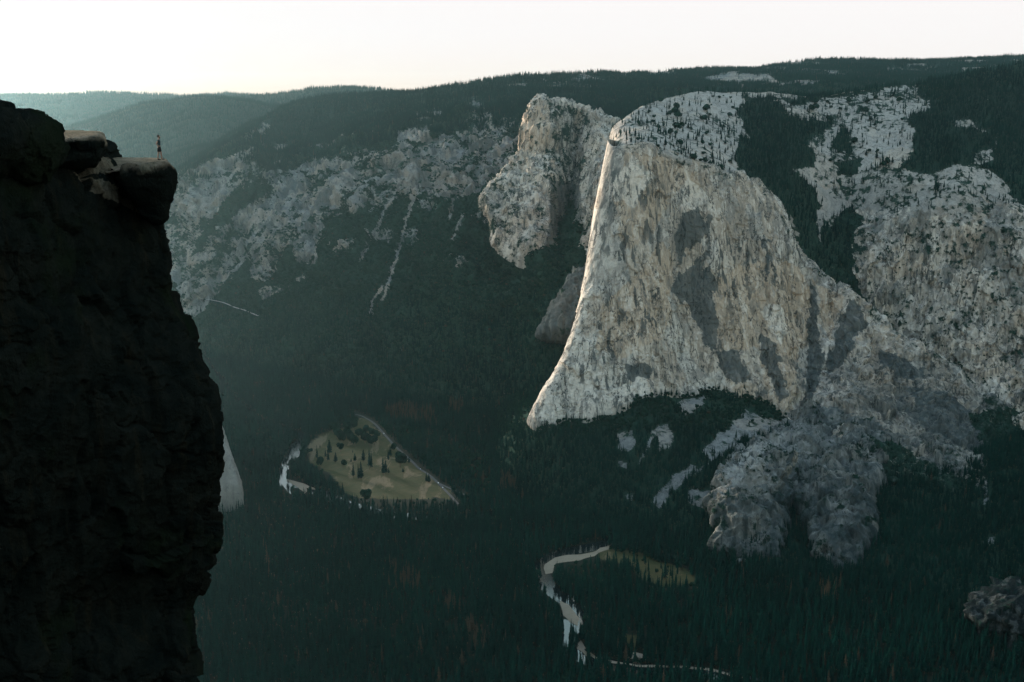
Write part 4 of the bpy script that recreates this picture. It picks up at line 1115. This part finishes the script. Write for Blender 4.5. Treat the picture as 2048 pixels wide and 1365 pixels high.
# ---- vehicles on the valley road
def carmat(nm, c, r=.3, sp_=.5): n = NT(nm); n.bsdf(c, r, sp_); return n.m
M['carwhite'] = carmat('white_paint', (.75, .75, .74)); M['glass'] = carmat('dark_glass', (.02, .03, .03), .05, .8); M['tyre'] = carmat('rubber', (.02, .02, .02), .9, .2)
M['carsilver'] = carmat('silver_paint', (.5, .5, .52))
def prism(name, prof, w, mat, par):
    n = len(prof); V = [(x, -w/2, z) for x, z in prof]+[(x, w/2, z) for x, z in prof]
    me = bpy.data.meshes.new(name); me.from_pydata(V, [], [tuple(range(n-1, -1, -1)), tuple(range(n, 2*n))]+[(i, (i+1) % n, n+(i+1) % n, n+i) for i in range(n)])
    me.update(); me.materials.append(mat); o = bpy.data.objects.new(name, me); COL.objects.link(o); o.parent = par; return o
def car(loc, rz, van, label, mat):
    e = bpy.data.objects.new('van' if van else 'car', None); COL.objects.link(e); e.location = loc; e.rotation_euler = (0, 0, rz); tag(e, label, 'van' if van else 'car')
    k = 1.35 if van else 1.0
    L = 2.9 if van else 2.3
    body = [(-L, .35), (L, .35), (L, .8), (L*.85, .95), (L*.5, 1.0*k), (L*.32, 1.5*k), (-L*.7, 1.55*k), (-L*.95, 1.1*k), (-L, .9)]
    prism('body', body, 1.85, mat, e)
    prism('window', [(L*.47, 1.02*k), (L*.31, 1.45*k), (-L*.66, 1.48*k), (-L*.8, 1.12*k)], 1.87, M['glass'], e)
    for x in (-L*.62, L*.62):
        for y in (-.85, .85):
            me = bpy.data.meshes.new('wheel'); n = 12
            V = [(x+.36*math.cos(2*math.pi*i/n), y+s, .36+.36*math.sin(2*math.pi*i/n)) for s in (-.12, .12) for i in range(n)]
            me.from_pydata(V, [], [tuple(range(n)), tuple(range(2*n-1, n-1, -1))]+[(i, n+i, n+(i+1) % n, (i+1) % n) for i in range(n)]); me.update(); me.materials.append(M['tyre'])
            o = bpy.data.objects.new('wheel', me); COL.objects.link(o); o.parent = e
cars = [((1184, 268), 0, 'small white car on the far stretch of the meadow road'), ((1342, 416), 0, 'white car on the middle of the road beside the oak trees'),
        ((1405, 486), 0, 'silver car driving just behind the big roadside tree'), ((1521, 570), 1, 'white camper van on the nearest stretch of the meadow road'), ((1548, 598), 0, 'white car right behind the camper van')]
for i, ((x, y), van, lb) in enumerate(cars):
    (u, v), = Z1([(x, y)])
    R_ = [Vector(fl(*q, 1.1)) for q in rd1]; p = Vector(fl(u, v, 1.15)); j = min(range(len(R_)-1), key=lambda q: (R_[q].lerp(R_[q+1], .5)-p).length)
    d = R_[j+1]-R_[j]; t = max(0, min(1, (p-R_[j]).dot(d)/d.dot(d))); p = R_[j]+d*t; p.z = 1.15
    car(p, math.atan2(d.y, d.x), van, lb, M['carsilver'] if i == 2 else M['carwhite'])

# ---- rock hump low on the right
def blob(name, c, r, seed, mat, sub=5, amp=.12, squash=None):
    me = bpy.data.meshes.new(name); import bmesh as bm_
    b = bm_.new(); bm_.ops.create_icosphere(b, subdivisions=sub, radius=1)
    co = np.array([v.co[:] for v in b.verts]); 
    R_ = np.array(r)
    d = 1+fbm(co*3+seed, 3, 3, seed)*amp*2+fbm(co*3+seed, .9, 4, seed+3, ridged=True)*amp*.6+cells(co*3, 1.6, seed, 1, .3)[0]*amp*.7
    co = co*d[:, None]*R_+np.array(c)
    for v_, q in zip(b.verts, co): v_.co = q
    b.to_mesh(me); b.free()
    for a in ('veg',): at = me.attributes.new(a, 'FLOAT', 'POINT')
    me.attributes.new('mk', 'FLOAT_VECTOR', 'POINT')
    me.polygons.foreach_set('use_smooth', [True]*len(me.polygons)); me.update()
    me.materials.append(mat); o = bpy.data.objects.new(name, me); COL.objects.link(o); return o
hc = fl(2075, 1290, 0)
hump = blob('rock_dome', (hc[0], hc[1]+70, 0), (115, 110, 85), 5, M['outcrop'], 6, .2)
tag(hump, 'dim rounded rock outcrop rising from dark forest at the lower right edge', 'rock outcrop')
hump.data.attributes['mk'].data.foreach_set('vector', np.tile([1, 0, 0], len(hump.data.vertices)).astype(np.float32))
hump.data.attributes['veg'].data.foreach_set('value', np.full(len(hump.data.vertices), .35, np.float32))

# ================================================================== the near cliff
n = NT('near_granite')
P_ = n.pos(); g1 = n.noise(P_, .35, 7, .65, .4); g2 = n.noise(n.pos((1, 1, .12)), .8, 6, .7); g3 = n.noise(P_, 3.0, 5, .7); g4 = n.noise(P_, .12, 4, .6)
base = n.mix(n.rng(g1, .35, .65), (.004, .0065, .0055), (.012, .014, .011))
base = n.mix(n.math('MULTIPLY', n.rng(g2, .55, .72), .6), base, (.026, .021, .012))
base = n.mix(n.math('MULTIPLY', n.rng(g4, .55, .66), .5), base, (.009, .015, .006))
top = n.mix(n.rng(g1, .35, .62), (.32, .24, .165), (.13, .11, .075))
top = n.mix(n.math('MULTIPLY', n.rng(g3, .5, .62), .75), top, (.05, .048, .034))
pa = n.attr('bare'); pf = n.rng(n.math('ADD', pa, n.math('MULTIPLY', n.math('SUBTRACT', g1, .5), .9)), .4, .6)  # light on the upper surfaces put into the colour: pale over dark rock
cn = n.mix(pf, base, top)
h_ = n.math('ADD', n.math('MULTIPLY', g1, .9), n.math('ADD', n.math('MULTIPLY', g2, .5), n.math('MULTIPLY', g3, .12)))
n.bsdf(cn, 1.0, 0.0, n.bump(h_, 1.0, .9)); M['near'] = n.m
def near_rock(name, cols, nu, nv, bare, amp=1.0, seed=900, label=None, kind='structure', cat=None, flat=False):  # bare: mask for the light painted on upper surfaces
    S, tu, tv = net(cols, nu, nv); Pq = S.reshape(-1, 3)
    d = fbm(Pq, 9, 3, seed)*1.1+fbm(Pq, 3, 4, seed+3, zs=.6)*.6+fbm(Pq, 1.1, 3, seed+5, ridged=True, zs=.5)*.2
    st = fbm(Pq, 4.5, 2, seed+9, zs=.4); d += np.floor(st*6)/6*1.3; st = fbm(Pq, 1.7, 2, seed+12, zs=1.4); d += np.floor(st*5)/5*.5
    cv, ce = cells(Pq, 4.2, seed+31, .7, .25); d += cv*.85; cv2, ce2 = cells(Pq, 1.5, seed+41, .8, .3); d += cv2*.28-np.clip(.1-ce, 0, .1)*4
    TU, TV = np.meshgrid(tu, tv)
    if flat: d = (d-.25)*np.clip((TV.ravel()-1.7)/.9, .06, 1)
    Pq = Pq+gnormals(S).reshape(-1, 3)*(d*amp)[:, None]; S = Pq.reshape(S.shape)
    u, v, f = proj(Pq)
    o = mesh_from_grid(name, S, M['near'], {'bare': np.clip(bare(u, v, TU.ravel(), TV.ravel(), Pq), 0, 1)})
    tag(o, label, cat, kind=kind); return o, S, None
rows_v = [440, 505, 590, 680, 800, 900, 1000, 1120, 1222, 1340, 1470, 1650]
edge_u = [329, 350, 356, 392, 432, 447, 441, 426, 384, 403, 420, 440]
def ncol(us, Ds, rim, behind):
    return [behind, rim]+[(u, v, D) for u, v, D in zip(us, rows_v, Ds)]
E = np.array(edge_u, float)-7
cols_near = [
 ncol([-700]*12, [50]*12, (-700, 330, 52), (-700, 320, 70)),
 ncol([-260]*12, [64]*12, (-260, 320, 66), (-260, 300, 84)),
 ncol([-60]*12, [71]*12, (-60, 305, 74), (-60, 290, 92)),
 ncol([55, 60, 62, 66, 72, 75, 73, 70, 60, 62, 66, 70], [77, 76, 76, 75, 75, 75, 75, 75, 75, 74, 74, 73], (55, 305, 80), (55, 290, 97)),
 ncol([135, 142, 146, 160, 176, 182, 178, 172, 150, 155, 160, 165], [83, 82, 81, 80, 80, 80, 80, 80, 80, 79, 78, 77], (130, 322, 86), (130, 300, 99)),
 ncol([215, 225, 232, 252, 278, 288, 282, 272, 240, 250, 258, 265], [88, 87, 86, 85, 84, 84, 84, 84, 84, 82, 81, 80], (214, 318, 93), (205, 300, 103)),
 ncol([285, 300, 306, 335, 368, 380, 374, 362, 325, 340, 350, 365], [92, 91, 90, 89, 88, 88, 88, 88, 87.5, 85, 84, 83], (226, 328, 96), (222, 318, 104)),
 ncol(list(E), [94.5, 94, 93.5, 93, 92, 91.5, 91.5, 91.5, 91, 88, 87, 86], (322, 428, 96), (300, 400, 104)),
 ncol(list(E-9), [101]*12, (318, 432, 102), (300, 420, 108)),
 ncol(list(E-60), [125]*12, (260, 440, 125), (240, 430, 130)),
]
def lit_body(u, v, TU, TV, Pq):  # lit shoulder slab: the light on it painted as paler rock
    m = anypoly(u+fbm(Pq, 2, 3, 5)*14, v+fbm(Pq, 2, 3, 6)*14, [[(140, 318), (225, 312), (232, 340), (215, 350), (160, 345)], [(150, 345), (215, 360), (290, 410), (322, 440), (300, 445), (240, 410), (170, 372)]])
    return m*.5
NEAR1 = near_rock('cliff', cols_near, 420, 640, lit_body, .5, 900, 'towering dark shadowed rock wall close to the camera, filling the left side')
cols_ledge = [
 [(205, 316, 101), (205, 319, 97), (208, 338, 90), (212, 350, 89.8), (218, 358, 89.8), (226, 366, 90), (230, 375, 94)],
 [(240, 316, 101), (240, 318, 98), (240, 337, 89.5), (240, 352, 89), (244, 368, 89), (252, 385, 90), (256, 400, 94)],
 [(272, 316, 101), (272, 317.5, 98), (274, 332, 88.6), (274, 352, 88.3), (278, 382, 88.6), (284, 410, 89.6), (290, 425, 94)],
 [(308, 316.6, 101), (308, 318, 98), (312, 328, 88.6), (312, 356, 88.3), (312, 398, 88.6), (314, 434, 89.4), (314, 450, 93)],
 [(334, 317.5, 101), (336, 319, 98), (343, 326, 89.3), (343, 345, 89), (340, 385, 89), (329, 430, 89.6), (326, 448, 93)],
 [(344, 318.5, 101), (348, 321, 98), (355, 335, 92), (355, 350, 91.5), (352, 385, 91.2), (336, 426, 91.5), (330, 450, 94)],
 [(341, 324, 104), (345, 327, 102), (352, 342, 99), (351, 365, 98.5), (347, 392, 98), (332, 428, 98), (327, 448, 98)],
 [(300, 330, 108), (300, 332, 107), (310, 345, 105), (310, 365, 105), (305, 392, 105), (300, 428, 104), (300, 445, 104)]]
def lit_top(u, v, TU, TV, Pq): return np.clip(1.75-TV*.60, 0, 1)+.15*(TV < 2.6)+.25*(fbm(Pq, 2.5, 3, 77) > .12)  # paler top rows: light falling on the tops put into the colour
cols_ledge = [[(u-max(0, (u-305))*.30, v, D) for u, v, D in c] for c in cols_ledge]
NEAR2 = near_rock('rock_ledge', cols_ledge, 320, 260, lit_top, .42, 930, 'flat topped rock ledge jutting from the dark cliff, with the person on it', 'thing', 'rock ledge', True)
cols_blk = [
 [(60, 262, 97), (60, 264, 93), (60, 286, 83), (60, 310, 82.5), (62, 335, 83), (66, 350, 86)],
 [(105, 261, 97), (105, 262.5, 93), (105, 282, 83.5), (105, 304, 83.2), (107, 332, 83.5), (110, 348, 86)],
 [(150, 261, 97), (150, 262, 93), (150, 275, 84.5), (150, 300, 84), (150, 328, 84.3), (152, 345, 87)],
 [(190, 262, 97), (191, 263.5, 93), (197, 272, 85.5), (197, 295, 85), (194, 320, 85), (190, 338, 88)],
 [(203, 263.5, 96), (207, 267, 93), (212, 282, 88), (211, 300, 87.5), (206, 318, 87.5), (202, 335, 90)],
 [(200, 268, 99), (205, 271, 97), (209, 286, 94), (208, 303, 94), (203, 320, 94), (200, 335, 95)],
 [(160, 274, 102), (160, 276, 101), (170, 290, 100), (170, 305, 100), (170, 320, 100), (170, 335, 100)]]
NEAR3 = near_rock('rock_block', cols_blk, 240, 200, lit_top, .36, 960, 'squared rock block with a pale flat top beside the dark boulder', 'thing', 'rock block', True)
def at_px(u, v, D): return pt(u, v, D)
def near_boulder(u, v, D, rpx, rvpx, dep, seed, label):
    c = pt(u, v, D); k = D/FOC
    o = blob('boulder', c, (rpx*k, dep, rvpx*k), seed, M['near'], 6, .085)
    o.data.attributes.new('bare', 'FLOAT', 'POINT'); tag(o, label, 'boulder'); return o
near_boulder(57, 292, 78, 60, 70, 3.6, 11, 'dark rounded boulder between the top left corner boulder and the square block')
near_boulder(-28, 278, 75, 82, 72, 3.5, 14, 'dark smooth boulder cut by the left edge of the picture, highest on the cliff')

# ================================================================== the person on the ledge
shL = sheet(NEAR2)
def feet_z(x, y):
    S_ = NEAR2[1].reshape(-1, 3); d = np.hypot(S_[:, 0]-x, S_[:, 1]-y); ii = np.nonzero(d < .25)[0]
    return S_[ii, 2].max() if len(ii) else None
fp = pt(319.5, 320.5, 95.0)
fz = feet_z(fp[0], fp[1]); fz = fp[2] if fz is None else fz
def pm(nm, c, r=.8): n = NT(nm); n.bsdf(c, r, .3); return n.m
skin, shirt, shorts_, hair, shoe = pm('skin', (.30, .17, .11), .6), pm('teal_shirt', (.012, .03, .032)), pm('black_shorts', (.006, .007, .008)), pm('dark_hair', (.012, .008, .006)), pm('shoe', (.02, .02, .02))
def skinned(name, verts, edges, radii, mat, par, sub=1, root=0):
    me = bpy.data.meshes.new(name); me.from_pydata(verts, edges, []); me.update()
    o = bpy.data.objects.new(name, me); COL.objects.link(o)
    md = o.modifiers.new('skin', 'SKIN'); md.use_smooth_shade = True
    for i, r in enumerate(radii):
        rr = r if isinstance(r, tuple) else (r, r)
        me.skin_vertices[0].data[i].radius = rr
    me.skin_vertices[0].data[root].use_root = True
    s = o.modifiers.new('sub', 'SUBSURF'); s.levels = s.render_levels = sub
    bpy.context.view_layer.update()
    dg = bpy.context.evaluated_depsgraph_get(); m2 = bpy.data.meshes.new_from_object(o.evaluated_get(dg))
    m2.name = name; o.modifiers.clear(); o.data = m2; bpy.data.meshes.remove(me)
    m2.materials.clear(); m2.materials.append(mat)
    if par: o.parent = par
    return o
# local frame: facing +x, near side (his right) is -y, metres
V = []; Ed = []; Ra = []
def add(p, r, par=None):
    V.append(p); Ra.append(r)
    if par is not None: Ed.append((par, len(V)-1))
    return len(V)-1
pel = add((0, 0, .95), .115)
waist = add((.01, 0, 1.08), .10, pel); chest = add((0.0, 0, 1.30), .112, waist); neckb = add((-.01, 0, 1.45), .07, chest)
neck = add((0, 0, 1.515), .05, neckb); chin = add((.035, 0, 1.60), .066, neck); head = add((.02, 0, 1.69), .098, chin); crown_ = add((.01, 0, 1.765), .065, head)
nose = add((.135, 0, 1.66), .016, head)
for sgn, fx in ((-1, -.10), (1, .16)):
    hip = add((0+fx*.15, sgn*.10, .90), .095, pel); thigh = add((fx*.35, sgn*.11, .70), .088, hip); kn = add((fx*.6+.015, sgn*.11, .49), .058, thigh)
    calf = add((fx*.85-.015, sgn*.115, .33), .056, kn); ank = add((fx-.01, sgn*.12, .085), .038, calf); heel = add((fx-.03, sgn*.12, .04), .036, ank); toe_ = add((fx+.17, sgn*.14, .03), .032, ank)
    # hand on the hip, elbow out and back
    sh_ = add((-.01, sgn*.19, 1.43), .058, neckb); el = add((-.17, sgn*.30, 1.17), .042, sh_); wr = add((-.03, sgn*.20, 1.03), .028, el)
    palm = add((.02, sgn*.175, 1.01), (.022, .036), wr)
    for q, (dy, L_) in enumerate(((.020, .034), (.007, .038), (-.007, .036), (-.020, .028))):
        a = add((.055, sgn*.165, 1.01+dy), .0095, palm); b = add((.055+L_, sgn*.150, 1.005+dy*1.2), .0088, a); add((.055+L_*1.7, sgn*.128, .998+dy*1.3), .008, b)
    th = add((.0, sgn*.165, 1.045), .011, wr); add((-.03, sgn*.145, 1.065), .009, th)
person = bpy.data.objects.new('person', None); COL.objects.link(person)
person.location = (fp[0], fp[1], fz); person.rotation_euler = (0, 0, rad(12)); person.scale = (1.08, 1.08, 1.08)
tag(person, 'bearded person in dark shirt and black shorts standing on the rock ledge, hand on hip', 'person')
skinned('body', V, Ed, Ra, skin, person, 2)
skinned('shirt', [(0, 0, .91), (0.01, 0, 1.10), (0, 0, 1.30), (-.01, 0, 1.45), (-.01, 0, 1.49), (-.01, -.19, 1.435), (-.07, -.235, 1.30), (-.01, .19, 1.435), (-.07, .235, 1.30), (0, 0, 1.0)],
        [(0, 9), (9, 1), (1, 2), (2, 3), (3, 4), (3, 5), (5, 6), (3, 7), (7, 8)], [.156, .135, .152, .11, .068, .078, .066, .078, .066, .138], shirt, person, 2)
skinned('shorts', [(0, 0, 1.0), (0, 0, .92), (-.02, -.10, .86), (-.04, -.11, .70), (-.055, -.11, .56), (.03, .10, .86), (.06, .11, .70), (.09, .11, .56)],
        [(0, 1), (1, 2), (2, 3), (3, 4), (1, 5), (5, 6), (6, 7)], [.145, .15, .118, .108, .10, .118, .108, .10], shorts_, person, 2)
skinned('hair', [(-.05, 0, 1.62), (-.032, 0, 1.70), (0, 0, 1.765), (.055, 0, 1.782)], [(0, 1), (1, 2), (2, 3)], [.062, .10, .102, .062], hair, person, 2)
skinned('beard', [(.05, 0, 1.635), (.085, 0, 1.60), (.10, 0, 1.54)], [(0, 1), (1, 2)], [.075, .068, .035], hair, person, 2)
for sgn, fx in ((-1, -.10), (1, .16)):
    skinned('shoe', [(fx-.05, sgn*.12, .045), (fx+.04, sgn*.125, .05), (fx+.20, sgn*.145, .035)], [(0, 1), (1, 2)], [.05, .055, .038], shoe, person, 2)

# the rim the camera stands beyond: the same wall carries on behind and below the viewpoint
rimc = [[(x, y, z) for z in (1180, 1110, 1068-14, 900, 500, 0)] for x, y in ((-2500, -900), (-700, -420), (-150, -90), (-60, -40), (40, -60), (260, -90), (900, -80), (2600, 150))]
Sr = np.array(rimc, float); Sr[:, 0, 1] -= 260; Sr[:, 1, 1] -= 90; Sr[:, 3:, 1] += 25
Sr = catmull(Sr, np.linspace(0, 7, 160)); Sr = catmull(np.swapaxes(Sr, 0, 1), np.linspace(0, 5, 90))
Pq = Sr.reshape(-1, 3); dn_ = fbm(Pq, 120, 4, 990)*14
Sr = (Pq+np.array([0, 1.0, 0])*dn_[:, None]).reshape(Sr.shape)
o = mesh_from_grid('cliff', Sr, M['near'], {'bare': np.zeros(len(Pq))}); tag(o, 'near side valley wall around the viewpoint', kind='structure')
print('details', round(time.time()-T0, 1), flush=True)


# ================================================================== light, sky, haze
SUN_AZ, SUN_EL = rad(-43), rad(6)      # azimuth from the view axis (+y), negative = left
sd = Vector((math.sin(SUN_AZ)*math.cos(SUN_EL), math.cos(SUN_AZ)*math.cos(SUN_EL), math.sin(SUN_EL)))
ld = bpy.data.lights.new('sun', 'SUN'); ld.energy = 1.8; ld.angle = rad(14); ld.color = (1.0, .86, .74)
lo = bpy.data.objects.new('sun', ld); COL.objects.link(lo); lo.rotation_euler = sd.to_track_quat('Z', 'Y').to_euler()
EXPO = 2.65; CAP = 2**-EXPO
w = bpy.data.worlds.new('World'); sc.world = w; w.use_nodes = True
wt = w.node_tree; bg = wt.nodes['Background']
sky = wt.nodes.new('ShaderNodeTexSky'); sky.sky_type = 'NISHITA'; sky.sun_disc = False
sky.sun_elevation = SUN_EL; sky.sun_rotation = SUN_AZ
sky.altitude = 2000; sky.air_density = 1.0; sky.dust_density = 3.0; sky.ozone_density = 1.0
hs = wt.nodes.new('ShaderNodeHueSaturation'); hs.inputs['Saturation'].default_value = .85
wt.links.new(sky.outputs[0], hs.inputs['Color']); # the glow is levelled off as in a thin bright overcast: never above an off-white, peach low down on the sunset side
tc = wt.nodes.new('ShaderNodeTexCoord'); sx = wt.nodes.new('ShaderNodeSeparateXYZ'); wt.links.new(tc.outputs['Generated'], sx.inputs[0])
def wm_(op, a, b, clamp=False):
    x = wt.nodes.new('ShaderNodeMath'); x.operation = op; x.use_clamp = clamp
    for i, q in enumerate((a, b)):
        if hasattr(q, 'links'): wt.links.new(q, x.inputs[i])
        else: x.inputs[i].default_value = q
    return x.outputs[0]
side = wm_('SUBTRACT', .75, wm_('MULTIPLY', sx.outputs[0], 1.1), True)
low = wm_('SUBTRACT', 1.0, wm_('MULTIPLY', sx.outputs[2], 16.0), True)
capf = wm_('MULTIPLY', wm_('MULTIPLY', low, low), side)
def wmix(f, a, b, mode='MIX'):
    x = wt.nodes.new('ShaderNodeMix'); x.data_type = 'RGBA'; x.blend_type = mode
    for i, q in ((0, f), (6, a), (7, b)):
        if hasattr(q, 'links'): wt.links.new(q, x.inputs[i])
        else: x.inputs[i].default_value = q
    return x.outputs[2]
K = CAP/.15
up = wm_('MULTIPLY', wm_('SUBTRACT', sx.outputs[2], .12), 3.0, True)
cap = wmix(up, wmix(capf, (.985*K, .955*K, .945*K, 1), (1.02*K, .82*K, .66*K, 1)), (.66*K, 1.02*K, 1.10*K, 1))
fin = wmix(1.0, hs.outputs[0], cap, 'DARKEN')
wt.links.new(fin, bg.inputs['Color'])
bg.inputs['Strength'].default_value = .15
HAZE = 1
if HAZE:
    hz = NT('haze_air'); pv = hz.n('ShaderNodeVolumePrincipled')
    pv.inputs['Color'].default_value = (.56, .92, 1.0, 1); pv.inputs['Density'].default_value = .78e-5; pv.inputs['Anisotropy'].default_value = .86
    hz.link(pv.outputs[0], hz.out.inputs['Volume'])
    x0, x1, y0, y1, z0, z1 = -11500, 11500, -150, 18500, -200, 1420
    V = np.array([(x, y, z) for x in (x0, x1) for y in (y0, y1) for z in (z0, z1)], float)
    Fc = np.array([(0, 1, 3, 2), (4, 6, 7, 5), (0, 4, 5, 1), (2, 3, 7, 6), (0, 2, 6, 4), (1, 5, 7, 3)])
    h = mesh_np('haze', V, Fc, hz.m, smooth=False); tag(h, 'thin pale evening haze filling the valley', kind='stuff')

sc.view_settings.view_transform = 'Standard'; sc.view_settings.look = 'None'
sc.view_settings.exposure = EXPO; sc.view_settings.gamma = 1
cy = sc.cycles
cy.max_bounces = 4; cy.diffuse_bounces = 2; cy.glossy_bounces = 2; cy.transmission_bounces = 1; cy.volume_bounces = 1; cy.transparent_max_bounces = 4
cy.use_denoising = True
try: cy.denoiser = 'OPENIMAGEDENOISE'
except Exception: pass
cy.use_adaptive_sampling = True; cy.adaptive_threshold = .02
cy.sample_clamp_indirect = 4
print('script', round(time.time()-T0, 1), flush=True)
